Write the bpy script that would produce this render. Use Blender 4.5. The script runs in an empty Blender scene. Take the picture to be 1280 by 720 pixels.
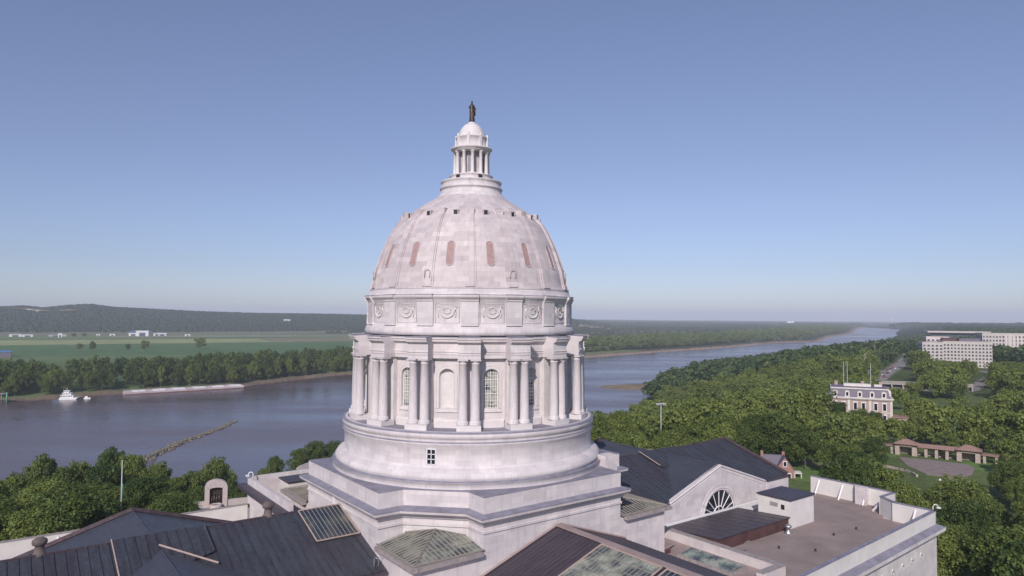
import bpy, math, random
import numpy as np
from math import sin, cos, pi, radians, sqrt, hypot, atan2
random.seed(7); RNG = np.random.default_rng(11)
sc = bpy.context.scene
C = sc.collection
RE = 3.2e6                       # radius that bends the plain down to the observed horizon
TH = radians(37.073)             # heading of the capitol's long axis
CX, CY, GZ = -5.754, 95.0, 28.0  # centre of the dome, level of the capitol ground
H0 = 50.0                        # camera-level heights h are stored as local z = h + 50

# ------------------------------------------------------------------ mesh builder
class MB:
    def __init__(s, dz=0.0):
        s.v = []; s.f = []; s.sm = []; s.dz = dz
    def add(s, verts, faces, smooth=False):
        n = len(s.v)
        s.v.extend((a, b, c + s.dz) for a, b, c in verts)
        for f in faces:
            s.f.append(tuple(i + n for i in f)); s.sm.append(smooth)
        return s
    def quad(s, *p, smooth=False):
        return s.add(p, [tuple(range(len(p)))], smooth)
    def box(s, x0, x1, y0, y1, z0, z1):
        v = [(x0,y0,z0),(x1,y0,z0),(x1,y1,z0),(x0,y1,z0),(x0,y0,z1),(x1,y0,z1),(x1,y1,z1),(x0,y1,z1)]
        return s.add(v, [(0,3,2,1),(4,5,6,7),(0,1,5,4),(1,2,6,5),(2,3,7,6),(3,0,4,7)])
    def obox(s, c, ax, ay, hx, hy, z0, z1):
        """box about centre c with unit axes ax, ay in plan"""
        v = []
        for z in (z0, z1):
            for a, b in ((-1,-1),(1,-1),(1,1),(-1,1)):
                v.append((c[0]+ax[0]*a*hx+ay[0]*b*hy, c[1]+ax[1]*a*hx+ay[1]*b*hy, z))
        return s.add(v, [(0,3,2,1),(4,5,6,7),(0,1,5,4),(1,2,6,5),(2,3,7,6),(3,0,4,7)])
    def prism(s, poly, z0, z1, top=True, bottom=True):
        n = len(poly)
        v = [(x, y, z0) for x, y in poly] + [(x, y, z1) for x, y in poly]
        f = [(i, (i+1) % n, n+(i+1) % n, n+i) for i in range(n)]
        if top: f.append(tuple(range(n, 2*n)))
        if bottom: f.append(tuple(reversed(range(n))))
        return s.add(v, f)
    def loft(s, levels, top=False, bottom=False, smooth=False):
        """levels: list of (poly, z)"""
        n = len(levels[0][0]); v = []; f = []
        for p, z in levels: v += [(x, y, z) for x, y in p]
        for k in range(len(levels)-1):
            for i in range(n):
                j = (i+1) % n
                f.append((k*n+i, k*n+j, (k+1)*n+j, (k+1)*n+i))
        if top: f.append(tuple((len(levels)-1)*n+i for i in range(n)))
        if bottom: f.append(tuple(reversed(range(n))))
        return s.add(v, f, smooth)
    def lathe(s, prof, n=96, c=(0, 0), smooth=True, a0=0.0, a1=2*pi):
        full = abs(a1-a0-2*pi) < 1e-6
        m = n if full else n+1
        v = []; f = []
        for r, z in prof:
            for i in range(m):
                a = a0+(a1-a0)*i/n
                v.append((c[0]+r*cos(a), c[1]+r*sin(a), z))
        for k in range(len(prof)-1):
            for i in range(n):
                j = (i+1) % m
                f.append((k*m+i, k*m+j, (k+1)*m+j, (k+1)*m+i))
        return s.add(v, f, smooth)
    def lseg(s, prof, a0, a1, n=6, smooth=False):
        """closed profile swept through an arc, with end caps"""
        k = len(prof); v = []; f = []
        for i in range(n+1):
            a = a0+(a1-a0)*i/n
            v += [(r*cos(a), r*sin(a), z) for r, z in prof]
        for i in range(n):
            for q in range(k):
                w = (q+1) % k
                f.append((i*k+q, (i+1)*k+q, (i+1)*k+w, i*k+w))
        f.append(tuple(range(k))); f.append(tuple(n*k+q for q in reversed(range(k))))
        return s.add(v, f, smooth)
    def tube(s, pts, r, n=6, closed=False, smooth=True, r2=None):
        P = [np.array(p, float) for p in pts]; v = []; f = []; m = len(P)
        for i, p in enumerate(P):
            a = P[(i-1) % m] if (closed or i > 0) else p
            b = P[(i+1) % m] if (closed or i < m-1) else p
            t = b-a; t /= max(1e-9, np.linalg.norm(t))
            up = np.array((0, 0, 1.)) if abs(t[2]) < .9 else np.array((1., 0, 0))
            x = np.cross(t, up); x /= np.linalg.norm(x); y = np.cross(x, t)
            rr = r if r2 is None else r+(r2-r)*i/max(1, m-1)
            for k in range(n):
                q = p+rr*(x*cos(2*pi*k/n)+y*sin(2*pi*k/n)); v.append(tuple(q))
        for i in range(m if closed else m-1):
            j = (i+1) % m
            for k in range(n):
                l = (k+1) % n
                f.append((i*n+k, i*n+l, j*n+l, j*n+k))
        if not closed:
            f.append(tuple(reversed(range(n)))); f.append(tuple((m-1)*n+k for k in range(n)))
        return s.add(v, f, smooth)
    def slab(s, quad, t):
        """a quad thickened downward along its normal"""
        p = [np.array(q, float) for q in quad]
        nrm = np.cross(p[1]-p[0], p[2]-p[0]); nrm /= np.linalg.norm(nrm)
        if nrm[2] < 0: nrm = -nrm
        n = len(p); lo = [q-nrm*t for q in p]
        v = [tuple(q) for q in p+lo]
        f = [tuple(range(n)), tuple(reversed(range(n, 2*n)))]
        f += [(i, i+n, (i+1) % n+n, (i+1) % n) for i in range(n)]
        return s.add(v, f)
    def build(s, name, m, parent=None, loc=None, rot=0.0, fixn=True):
        me = bpy.data.meshes.new(name)
        me.from_pydata(s.v, [], s.f)
        me.polygons.foreach_set('use_smooth', s.sm)
        me.materials.append(m)
        if fixn:
            import bmesh
            bm = bmesh.new(); bm.from_mesh(me)
            bmesh.ops.recalc_face_normals(bm, faces=bm.faces); bm.to_mesh(me); bm.free()
        me.update()
        o = bpy.data.objects.new(name, me); C.objects.link(o)
        if parent: o.parent = parent
        if loc: o.location = loc
        if rot: o.rotation_euler.z = rot
        return o
def tag(o, label=None, cat=None, group=None, kind=None):
    if label: o['label'] = label
    if cat: o['category'] = cat
    if group: o['group'] = group
    if kind: o['kind'] = kind
    return o
def empty(name, loc, rz=0.0):
    o = bpy.data.objects.new(name, None); C.objects.link(o)
    o.location = loc; o.rotation_euler.z = rz; o.empty_display_size = 1
    return o
def npmesh(name, V, F, m, parent=None, attr=None, smooth=False):
    """V (n,3), F (m,k) arrays"""
    me = bpy.data.meshes.new(name)
    k = F.shape[1]
    me.vertices.add(len(V)); me.vertices.foreach_set('co', V.astype(np.float32).ravel())
    me.loops.add(F.size); me.loops.foreach_set('vertex_index', F.astype(np.int32).ravel())
    me.polygons.add(len(F)); me.polygons.foreach_set('loop_start', np.arange(0, F.size, k, dtype=np.int32))
    if smooth: me.polygons.foreach_set('use_smooth', np.ones(len(F), bool))
    me.update(calc_edges=True)
    for nm, (typ, dat) in (attr or {}).items():
        a = me.attributes.new(nm, typ, 'POINT')
        a.data.foreach_set('color' if typ == 'FLOAT_COLOR' else 'value', dat.astype(np.float32).ravel())
    me.materials.append(m)
    if name is None: return me
    o = bpy.data.objects.new(name, me); C.objects.link(o)
    if parent: o.parent = parent
    return o

# ------------------------------------------------------------------ materials
class NT:
    def __init__(s, name):
        s.m = bpy.data.materials.new(name); s.m.use_nodes = True
        s.t = s.m.node_tree; s.t.nodes.clear()
        s.out = s.n('ShaderNodeOutputMaterial')
    def n(s, typ, **kw):
        nd = s.t.nodes.new(typ)
        for k, v in kw.items():
            if k.startswith('_'): setattr(nd, k[1:], v)
            else: nd.inputs[k.replace('__', ' ')].default_value = v
        return nd
    def l(s, a, b): s.t.links.new(a, b)
    def ramp(s, fac, pts, interp='LINEAR'):
        r = s.n('ShaderNodeValToRGB'); e = r.color_ramp.elements; r.color_ramp.interpolation = interp
        while len(e) < len(pts): e.new(0.5)
        for q, (p, c) in zip(e, pts): q.position = p; q.color = (*c, 1) if len(c) == 3 else c
        s.l(fac, r.inputs[0]); return r.outputs[0]
    def noise(s, vec, scale, detail=4, rough=.55):
        nz = s.n('ShaderNodeTexNoise', Scale=scale, Detail=detail, Roughness=rough)
        if vec is not None: s.l(vec, nz.inputs['Vector'])
        return nz.outputs['Fac']
    def mix(s, fac, a, b, blend='MIX'):
        x = s.n('ShaderNodeMix', _data_type='RGBA', _blend_type=blend)
        for i, q in ((0, fac), (6, a), (7, b)):
            if hasattr(q, 'is_linked') or isinstance(q, bpy.types.NodeSocket): s.l(q, x.inputs[i])
            else: x.inputs[i].default_value = q if i == 0 else (*q, 1)
        return x.outputs[2]
    def math(s, op, a, b=None, c=None):
        x = s.n('ShaderNodeMath', _operation=op)
        for i, q in enumerate((a, b, c)):
            if q is None: continue
            if isinstance(q, bpy.types.NodeSocket): s.l(q, x.inputs[i])
            else: x.inputs[i].default_value = q
        return x.outputs[0]
    def bump(s, h, strength=.3, dist=.05):
        b = s.n('ShaderNodeBump', Strength=strength, Distance=dist); s.l(h, b.inputs['Height']); return b.outputs[0]
    def principled(s, col, rough=.7, normal=None, metal=0.0, spec=.5):
        p = s.n('ShaderNodeBsdfPrincipled', Roughness=rough if not isinstance(rough, bpy.types.NodeSocket) else .5, Metallic=metal)
        p.inputs['Specular IOR Level'].default_value = spec
        if isinstance(rough, bpy.types.NodeSocket): s.l(rough, p.inputs['Roughness'])
        if isinstance(col, bpy.types.NodeSocket): s.l(col, p.inputs['Base Color'])
        else: p.inputs['Base Color'].default_value = (*col, 1)
        if normal is not None: s.l(normal, p.inputs['Normal'])
        s.l(p.outputs[0], s.out.inputs[0]); return p
def plain(name, col, rough=.7, metal=0.0, var=.12, scale=2.0, spec=.5):
    t = NT(name); tc = t.n('ShaderNodeTexCoord')
    f = t.noise(tc.outputs['Object'], scale, 5)
    c = t.ramp(f, [(.3, tuple(x*(1-var) for x in col)), (.7, tuple(min(1, x*(1+var)) for x in col))])
    t.principled(c, rough, metal=metal, spec=spec); return t.m
def stone(name, mode, col=(.66, .615, .62), course=.62, blen=1.5, joint=.72, stain=.5, bv=.90):
    """ashlar: mode 'round' wraps the courses round the dome axis, 'flat' runs them along walls"""
    t = NT(name); tc = t.n('ShaderNodeTexCoord'); sp = t.n('ShaderNodeSeparateXYZ'); t.l(tc.outputs['Object'], sp.inputs[0])
    X, Y, Z = sp.outputs
    if mode == 'round':
        a = t.math('ARCTAN2', Y, X); u = t.math('MULTIPLY', a, 14.0)
    else:
        ge = t.n('ShaderNodeNewGeometry'); sn = t.n('ShaderNodeVectorTransform', _convert_from='WORLD', _convert_to='OBJECT', _vector_type='NORMAL')
        t.l(ge.outputs['True Normal'], sn.inputs[0]); s2 = t.n('ShaderNodeSeparateXYZ'); t.l(sn.outputs[0], s2.inputs[0])
        k = t.math('GREATER_THAN', t.math('ABSOLUTE', s2.outputs[0]), .75)
        u = t.math('ADD', t.math('MULTIPLY', Y, k), t.math('MULTIPLY', X, t.math('SUBTRACT', 1.0, k)))
    cb = t.n('ShaderNodeCombineXYZ'); t.l(u, cb.inputs[0]); t.l(Z, cb.inputs[1])
    br = t.n('ShaderNodeTexBrick', Scale=1.0)
    br.inputs['Brick Width'].default_value = blen; br.inputs['Row Height'].default_value = course
    br.inputs['Mortar Size'].default_value = .012; br.inputs['Mortar Smooth'].default_value = .3
    br.inputs['Bias'].default_value = 0.0
    a = tuple(x*1.05 for x in col); b = tuple(x*y for x, y in zip(col, (bv, bv-.015, bv-.005)))
    br.inputs['Color1'].default_value = (*a, 1); br.inputs['Color2'].default_value = (*b, 1)
    br.inputs['Mortar'].default_value = tuple(x*joint for x in col)+(1,)
    t.l(cb.outputs[0], br.inputs['Vector'])
    f1 = t.noise(tc.outputs['Object'], .35, 6, .6)
    mp = t.n('ShaderNodeMapping'); mp.inputs['Scale'].default_value = (1.6, 1.6, .16); t.l(tc.outputs['Object'], mp.inputs[0])
    f2 = t.noise(mp.outputs[0], 1.3, 5, .65)
    c = t.mix(1.0, br.outputs['Color'], t.ramp(f1, [(.3, (.86, .85, .87)), (.65, (1.04, 1.03, 1.02))]), 'MULTIPLY')
    c = t.mix(stain, c, t.ramp(f2, [(.32, (.66, .63, .66)), (.5, (1, 1, 1))]), 'MULTIPLY')
    f3 = t.noise(tc.outputs['Object'], 9.0, 4, .6)
    t.principled(c, .78, t.bump(f3, .25, .03), spec=.3); return t.m
M = {}
M['round'] = stone('ashlar_round', 'round', (.68, .635, .635), .62, 1.5, .86, .28)
M['dome'] = stone('ashlar_dome', 'round', (.625, .56, .56), .62, 1.6, .82, .35, .84)
M['flat'] = stone('ashlar_flat', 'flat', (.675, .63, .625), .75, 1.7, .88, .35)
M['trim'] = plain('carved_stone', (.67, .625, .62), .75, var=.07, scale=1.2)
M['lead'] = plain('lead_flashing', (.235, .225, .275), .6, var=.22, scale=.8)
M['cream'] = plain('cream_render', (.68, .63, .58), .8, var=.08, scale=.6)
M['white'] = plain('white_paint', (.78, .77, .77), .5, var=.05)
M['red_blind'] = plain('terracotta_infill', (.38, .25, .24), .8, var=.12)
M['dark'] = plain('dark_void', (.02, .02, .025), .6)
M['bronze'] = plain('bronze', (.060, .043, .036), .5, metal=.35, var=.5, scale=3.5)
def roofing(name, c1, c2, rough, metal=.0, spec=.5, streak=1.0, sdir=(2.2, .22, .22)):
    t = NT(name); tc = t.n('ShaderNodeTexCoord')
    f = t.noise(tc.outputs['Object'], .22, 7, .62)
    f2 = t.noise(tc.outputs['Object'], 2.6, 5, .6)
    c = t.ramp(f, [(.32, c1), (.68, c2)])
    mp = t.n('ShaderNodeMapping'); mp.inputs['Scale'].default_value = sdir; t.l(tc.outputs['Object'], mp.inputs[0])
    f3 = t.noise(mp.outputs[0], 1.0, 5, .65)
    c = t.mix(.55*streak, c, t.ramp(f3, [(.36, (.62, .58, .6)), (.5, (1, 1, 1)), (.68, (1.35, 1.4, 1.42))]), 'MULTIPLY')
    c = t.mix(.45*streak, c, t.ramp(f2, [(.35, (.55, .5, .52)), (.62, (1.15, 1.15, 1.15))]), 'MULTIPLY')
    t.principled(c, t.ramp(f2, [(.3, (rough-.12,)*3), (.7, (rough+.12,)*3)]), t.bump(f2, .15, .02), metal=metal, spec=spec); return t.m
M['roof'] = roofing('copper_roof', (.052, .048, .060), (.056, .064, .080), .42)
M['roof_smooth'] = roofing('slate_sheet_roof', (.054, .058, .074), (.068, .072, .090), .45, streak=.4)
M['roof_brown'] = roofing('brown_copper_roof', (.052, .042, .056), (.070, .056, .070), .5, sdir=(.2, 2.2, .2))
M['copper_edge'] = roofing('copper_edge', (.080, .046, .050), (.062, .048, .058), .5)
M['batten'] = plain('tan_batten', (.36, .27, .235), .7)
M['redface'] = plain('oxide_metal', (.10, .05, .05), .45, var=.35, scale=.5)
M['deck'] = roofing('gravel_deck', (.265, .21, .195), (.335, .27, .25), .9, spec=.2, streak=.35, sdir=(.25, .25, .25))
M['deck2'] = roofing('tan_sheet', (.33, .245, .235), (.36, .28, .26), .8, streak=.4, sdir=(.3, .3, .3))
M['steel'] = plain('galvanised_steel', (.5, .5, .52), .35, metal=.8)
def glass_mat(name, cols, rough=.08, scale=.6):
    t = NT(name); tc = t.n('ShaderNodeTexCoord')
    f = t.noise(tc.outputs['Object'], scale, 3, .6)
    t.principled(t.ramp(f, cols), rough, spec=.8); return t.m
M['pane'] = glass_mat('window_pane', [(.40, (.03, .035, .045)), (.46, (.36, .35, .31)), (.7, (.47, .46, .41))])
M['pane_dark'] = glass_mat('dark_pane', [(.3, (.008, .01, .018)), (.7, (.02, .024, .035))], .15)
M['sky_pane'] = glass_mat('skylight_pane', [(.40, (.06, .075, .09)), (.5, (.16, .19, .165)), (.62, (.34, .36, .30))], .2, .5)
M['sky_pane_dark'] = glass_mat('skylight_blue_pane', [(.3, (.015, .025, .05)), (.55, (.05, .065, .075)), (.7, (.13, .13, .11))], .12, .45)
M['bar'] = plain('skylight_bar', (.24, .215, .185), .6)
M['curb'] = plain('skylight_curb', (.32, .28, .27), .7, var=.2)
M['archstone'] = plain('arch_stone', (.52, .44, .43), .8, var=.12)
M['parapet'] = plain('parapet_render', (.70, .665, .64), .75, var=.08, scale=.5)
M['vent'] = plain('weathered_vent', (.13, .10, .095), .8, var=.3)
M['office_glass'] = glass_mat('office_glass', [(.35, (.02, .025, .035)), (.5, (.07, .08, .095)), (.66, (.22, .215, .21))], .2, .25)
M['brick'] = plain('red_brick', (.34, .19, .165), .85, var=.2, scale=4)
M['pinkbrick'] = plain('pink_brick', (.43, .32, .28), .85, var=.15, scale=4)
M['slate'] = plain('mansard_slate', (.15, .13, .17), .6, var=.25, scale=3)
M['tile'] = plain('clay_tile', (.30, .185, .15), .8, var=.2, scale=2)
M['rubble'] = plain('rubble_stone', (.42, .35, .31), .9, var=.25, scale=2)
M['asphalt'] = plain('asphalt', (.075, .07, .078), .9, var=.15, scale=.4)
M['concrete'] = plain('concrete', (.36, .33, .31), .85, var=.12, scale=.5)
M['rock'] = plain('dike_rock', (.17, .15, .11), .9, var=.5, scale=.7)
M['sand'] = plain('sand', (.21, .155, .095), .95, var=.35, scale=.08)
M['barge'] = plain('barge_steel', (.52, .45, .46), .7, var=.18, scale=.06)
M['hull'] = plain('rust_hull', (.20, .11, .10), .8, var=.3, scale=.2)
M['bluetarp'] = plain('blue_roof', (.08, .19, .42), .6)
M['green_paint'] = plain('green_paint', (.10, .28, .18), .6)
M['timber'] = plain('grey_timber', (.22, .2, .19), .9)
M['bark'] = plain('bark', (.13, .10, .085), .95, var=.3, scale=1.5)
M['lamp'] = plain('pole_paint', (.42, .44, .46), .5)
M['road_red'] = plain('red_paint', (.45, .06, .05), .35)
M['silver'] = plain('silver_paint', (.55, .57, .6), .3, metal=.5)
M['tyre'] = plain('tyre_rubber', (.02, .02, .02), .8)

def foliage(name, a, b, trans=.25):
    t = NT(name)
    at = t.n('ShaderNodeAttribute', _attribute_name='tint'); oi = t.n('ShaderNodeObjectInfo')
    rnd = t.math('ADD', t.math('MULTIPLY', oi.outputs['Random'], .55), t.math('MULTIPLY', at.outputs['Fac'], .45))
    c = t.ramp(rnd, [(.12, a), (.5, tuple((x+y)/2 for x, y in zip(a, b))), (.88, b)])
    d = t.n('ShaderNodeBsdfDiffuse'); t.l(c, d.inputs[0])
    tr = t.n('ShaderNodeBsdfTranslucent'); t.l(t.mix(.6, c, tuple(x*1.3 for x in b)), tr.inputs[0])
    g = t.n('ShaderNodeBsdfGlossy', Roughness=.55); g.inputs[0].default_value = (.5, .55, .4, 1)
    m1 = t.n('ShaderNodeMixShader'); m1.inputs[0].default_value = trans
    t.l(d.outputs[0], m1.inputs[1]); t.l(tr.outputs[0], m1.inputs[2])
    m2 = t.n('ShaderNodeMixShader'); m2.inputs[0].default_value = .035
    t.l(m1.outputs[0], m2.inputs[1]); t.l(g.outputs[0], m2.inputs[2]); t.l(m2.outputs[0], t.out.inputs[0])
    return t.m
M['leaf'] = foliage('leaves', (.030, .064, .020), (.200, .245, .060))
M['leaf_far'] = foliage('far_leaves', (.040, .074, .030), (.145, .185, .060), .1)
M['leaf_hill'] = foliage('hill_leaves', (.022, .038, .026), (.056, .074, .042), .08)
# ------------------------------------------------------------------ CAPITOL: dome, drum, lantern
CAP = empty('capitol_building', (CX, CY, GZ), TH)
tag(CAP, 'pale stone domed capitol building with columned drum, lantern and dark metal roofs filling the foreground', 'building')
def cmb(): return MB(H0)
D22 = radians(22.5)
NICHE = [radians(-135+90*k) for k in range(4)]
BAYS = [radians(-135)+D22*k for k in range(16)]
PAIRS = [b+D22/2 for b in BAYS]

# podium drum below the colonnade
p = cmb(); p.lathe([(12.9, -13.36), (16.55, -13.36), (16.87, -13.5), (16.87, -14.05), (16.74, -14.12), (16.74, -14.5), (16.86, -14.62), (16.86, -14.78), (16.6, -15.0),
    (16.58, -17.2), (16.68, -17.35), (17.0, -17.42), (17.45, -17.7), (17.72, -18.1), (17.74, -18.45), (17.6, -18.55), (17.6, -18.62)], 144)
p.build('podium_drum', M['round'], CAP)
p = cmb(); p.lathe([(17.5, -18.60), (18.05, -18.66), (18.07, -18.78), (18.0, -18.80), (18.0, -19.44)], 144); p.build('podium_step', M['round'], CAP)
p = cmb(); p.lathe([(17.55, -18.585), (18.09, -18.64), (18.1, -18.70)], 144); p.lathe([(16.5, -13.345), (16.9, -13.485), (16.91, -13.53)], 144)
p.lathe([(13.2, -13.345), (16.2, -13.345)], 96)
p.lathe([(16.80, -14.42), (16.885, -14.585)], 144)
p.build('ledge_flashing', M['lead'], CAP)

# recessed drum wall with arched windows / niches
RW, RG = 13.35, 12.95
WH, AHW = 0.96, None     # half width in metres
ZS, ZT = -11.1, -6.45    # sill and crown
def arch_top(x, hw, zt): return zt-hw+sqrt(max(0, hw*hw-x*x))
wall = cmb()
for b in BAYS:
    n = 16; hw = WH/RW
    a_s = [b-D22/2]+[b-hw+2*hw*i/n for i in range(n+1)]+[b+D22/2]
    def P(a, z, r=RW): return (r*cos(a), r*sin(a), z)
    for i in range(len(a_s)-1):
        a, c = a_s[i], a_s[i+1]
        inside = 1 <= i <= n
        if not inside:
            k = 4
            for q in range(k):
                aa = a+(c-a)*q/k; cc = a+(c-a)*(q+1)/k
                wall.quad(P(aa, -13.36), P(cc, -13.36), P(cc, -5.0), P(aa, -5.0), smooth=True)
        else:
            za = arch_top((a-b)*RW, WH, ZT); zc = arch_top((c-b)*RW, WH, ZT)
            wall.quad(P(a, -13.36), P(c, -13.36), P(c, ZS), P(a, ZS), smooth=True)
            wall.quad(P(a, za), P(c, zc), P(c, -5.0), P(a, -5.0), smooth=True)
            wall.quad(P(a, za), P(c, zc), P(c, zc, RG-.1), P(a, za, RG-.1))       # soffit
            wall.quad(P(a, ZS), P(c, ZS), P(c, ZS, RG-.1), P(a, ZS, RG-.1))       # sill
    for e in (-1, 1):
        a = b+e*hw
        wall.quad(P(a, ZS), P(a, ZT-WH), P(a, ZT-WH, RG-.1), P(a, ZS, RG-.1))
wall.build('drum_wall', M['round'], CAP)
# base course and string course round the wall
p = cmb()
for b in BAYS:
    p.lseg([(13.3, -13.36), (13.75, -13.36), (13.75, -12.55), (13.6, -12.4), (13.3, -12.4)], b-radians(6.4), b+radians(6.4), 6)
    p.lseg([(13.3, -11.55), (13.5, -11.55), (13.5, -11.3), (13.3, -11.3)], b-radians(5.4), b+radians(5.4), 6)
    p.lseg([(13.3, -5.45), (13.55, -5.45), (13.55, -5.25), (13.3, -5.25)], b-radians(6.6), b+radians(6.6), 6)
    # archivolt
    for w0, w1, pr in ((WH+.02, WH+.24, .10), (WH+.34, WH+.44, .05)):
        m = 20; pts = []
        pts.append((-1, ZS-.2, 0))
        path = [(-1.0, ZS)]+[None]
        xs0, xs1 = [], []
        for i in range(m+1):
            th = pi-pi*i/m
            xs0.append((w0*cos(th), ZT-WH+w0*sin(th))); xs1.append((w1*cos(th), ZT-WH+w1*sin(th)))
        xs0 = [(-w0, ZS)]+xs0+[(w0, ZS)]; xs1 = [(-w1, ZS)]+xs1+[(w1, ZS)]
        def Q(x, z, r): a = b+x/RW; return (r*cos(a), r*sin(a), z)
        for i in range(len(xs0)-1):
            i0, i1, o0, o1 = xs0[i], xs0[i+1], xs1[i], xs1[i+1]; r = RW+pr
            p.quad(Q(*i0, r), Q(*i1, r), Q(*o1, r), Q(*o0, r))
            p.quad(Q(*o0, r), Q(*o1, r), Q(*o1, RW), Q(*o0, RW)); p.quad(Q(*i0, r), Q(*i1, r), Q(*i1, RW), Q(*i0, RW))
# responds: shallow pilaster strips behind each pair
for a in PAIRS:
    p.lseg([(13.3, -13.36), (14.15, -13.36), (14.15, -12.8), (14.02, -12.7), (14.02, -5.5), (14.15, -5.3), (14.15, -5.1), (13.3, -5.1)], a-radians(4.1), a+radians(4.1), 5)
p.build('drum_mouldings', M['trim'], CAP)

def arched_window(b):
    g = cmb(); n = 14
    bot = []; top = []
    for i in range(n+1):
        x = -WH+2*WH*i/n; a = b+x/RW
        bot.append((RG*cos(a), RG*sin(a), ZS)); top.append((RG*cos(a), RG*sin(a), arch_top(x, WH, ZT)))
    for i in range(n): g.quad(bot[i], bot[i+1], top[i+1], top[i])
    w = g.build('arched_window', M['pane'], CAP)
    fr = cmb()
    def Q(x, z, r=RG+.05): a = b+x/RW; return (r*cos(a), r*sin(a), z)
    ts = [Q(-WH+.05, ZS+.04)]+[Q((WH-.05)*cos(pi-pi*i/16), ZT-WH+(WH-.05)*sin(pi-pi*i/16)) for i in range(17)]+[Q(WH-.05, ZS+.04)]
    fr.tube(ts, .07, 4, closed=True, smooth=False)
    for k in range(1, 6):
        x = -WH+2*WH*k/6
        fr.tube([Q(x, ZS), Q(x, arch_top(x, WH, ZT))], .028 if k != 3 else .04, 4, smooth=False)
    for k in range(1, 11):
        z = ZS+.42*k
        hwz = WH if z < ZT-WH else sqrt(max(0, WH*WH-(z-ZT+WH)**2))
        fr.tube([Q(-hwz, z), Q(0, z, RG+.052), Q(hwz, z)], .028 if k % 4 else .045, 4, smooth=False)
    fr.build('window_frame', M['white'], w)
def niche(b):
    g = cmb(); n = 14
    for i in range(n):
        x0 = -WH+2*WH*i/n; x1 = -WH+2*WH*(i+1)/n
        def R(x): return RW-.12-.42*sqrt(max(0, 1-(x/WH)**2))
        def Q(x, z): a = b+x/RW; return (R(x)*cos(a), R(x)*sin(a), z)
        zs = 8
        for k in range(zs):
            f0, f1 = k/zs, (k+1)/zs
            z0a = ZS+(arch_top(x0, WH, ZT)-ZS)*f0; z0b = ZS+(arch_top(x0, WH, ZT)-ZS)*f1
            z1a = ZS+(arch_top(x1, WH, ZT)-ZS)*f0; z1b = ZS+(arch_top(x1, WH, ZT)-ZS)*f1
            g.quad(Q(x0, z0a), Q(x1, z1a), Q(x1, z1b), Q(x0, z0b), smooth=True)
    g.build('arched_niche', M['trim'], CAP)
for b in BAYS:
    if any(abs(b-c) < .01 for c in [x for x in NICHE]) : niche(b)
    else: arched_window(b)

# paired columns
def column_mb():
    q = MB(0)
    r0, r1 = .53, .45; L = 7.5
    q.lathe([(.0, 0), (.70, 0), (.70, .16), (.66, .2), (.70, .3), (.66, .38), (.58, .42), (.56, .5), (r0, .55), (r0, 2.6), (r0-.02, 4.2), (r1, L-.55), (r1+.05, L-.5), (r1+.05, L-.44), (r1, L-.4),
             (r1, L-.3), (.56, L-.22), (.6, L-.16), (.6, L-.14)], 24)
    q.box(-.62, .62, -.62, .62, L-.14, L)
    return q
cm = column_mb().build('column', M['round'], CAP); cm.location = (0, 0, 0)
first = True
for a in PAIRS:
    for d in (-1, 1):
        aa = a+d*radians(2.72); rc = 15.3
        o = cm if first else cm.copy()
        if not first: C.objects.link(o); o.parent = CAP
        first = False
        o.location = (rc*cos(aa), rc*sin(aa), -12.72+H0); o.rotation_euler.z = aa
for a in PAIRS:
    pl = cmb(); pl.lseg([(14.0, -13.36), (16.12, -13.36), (16.12, -12.72), (14.0, -12.72)], a-radians(5.0), a+radians(5.0), 6)
    pl.build('column_plinth', M['trim'], CAP)

# entablature: recessed ring, and blocks broken forward over each pair
def ent_prof(R, rin):
    return [(rin, -5.2), (R, -5.2), (R, -4.78), (R+.06, -4.74), (R+.06, -4.5), (R+.14, -4.42), (R-.02, -4.36), (R-.02, -3.5), (R+.10, -3.42), (R+.28, -3.28), (R+.42, -3.22), (R+.46, -3.0), (R+.58, -2.92), (R+.60, -2.72), (rin, -2.6)]
p = cmb(); p.lathe(ent_prof(13.95, 13.0), 144, smooth=False); p.lathe([(13.0, -5.2), (13.6, -5.2)], 96)
for a in PAIRS: p.lseg(ent_prof(15.72, 13.5), a-radians(4.75), a+radians(4.75), 6)
p.build('entablature', M['round'], CAP)
p = cmb(); p.lathe([(13.2, -2.52), (14.55, -2.71)], 144)
for a in PAIRS: p.lseg([(13.5, -2.6), (16.34, -2.71), (16.34, -2.66), (13.5, -2.54)], a-radians(4.9), a+radians(4.9), 6)
p.build('cornice_flashing', M['lead'], CAP)
# attic drum
p = cmb(); p.lathe([(13.2, -2.5), (14.2, -2.5), (14.15, -2.0), (13.98, -1.55), (13.78, -1.35), (13.72, -1.25), (13.72, 1.5), (13.82, 1.6), (13.82, 1.75), (14.0, 1.9), (14.12, 2.05), (14.14, 2.3), (13.7, 2.42), (13.62, 2.9), (13.52, 3.05), (13.45, 3.2), (13.2, 3.22)], 144)
for a in PAIRS:
    p.lseg([(13.5, -1.36), (14.02, -1.36), (13.98, -1.2), (13.98, 1.5), (14.08, 1.6), (14.08, 1.75), (14.26, 1.9), (14.38, 2.05), (14.40, 2.32), (13.5, 2.4)], a-radians(4.3), a+radians(4.3), 6)
p.build('attic_drum', M['round'], CAP)
p = cmb(); p.lathe([(13.6, 2.43), (14.17, 2.31)], 144)
for a in PAIRS: p.lseg([(13.5, 2.40), (14.43, 2.33), (14.43, 2.36), (13.5, 2.45)], a-radians(4.4), a+radians(4.4), 5)
p.build('attic_flashing', M['lead'], CAP)
def tube_cyl(mb, R, b, pts, r, n=6): mb.tube([((R)*cos(b+x/R), (R)*sin(b+x/R), z) for x, z in pts], r, n)
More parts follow.
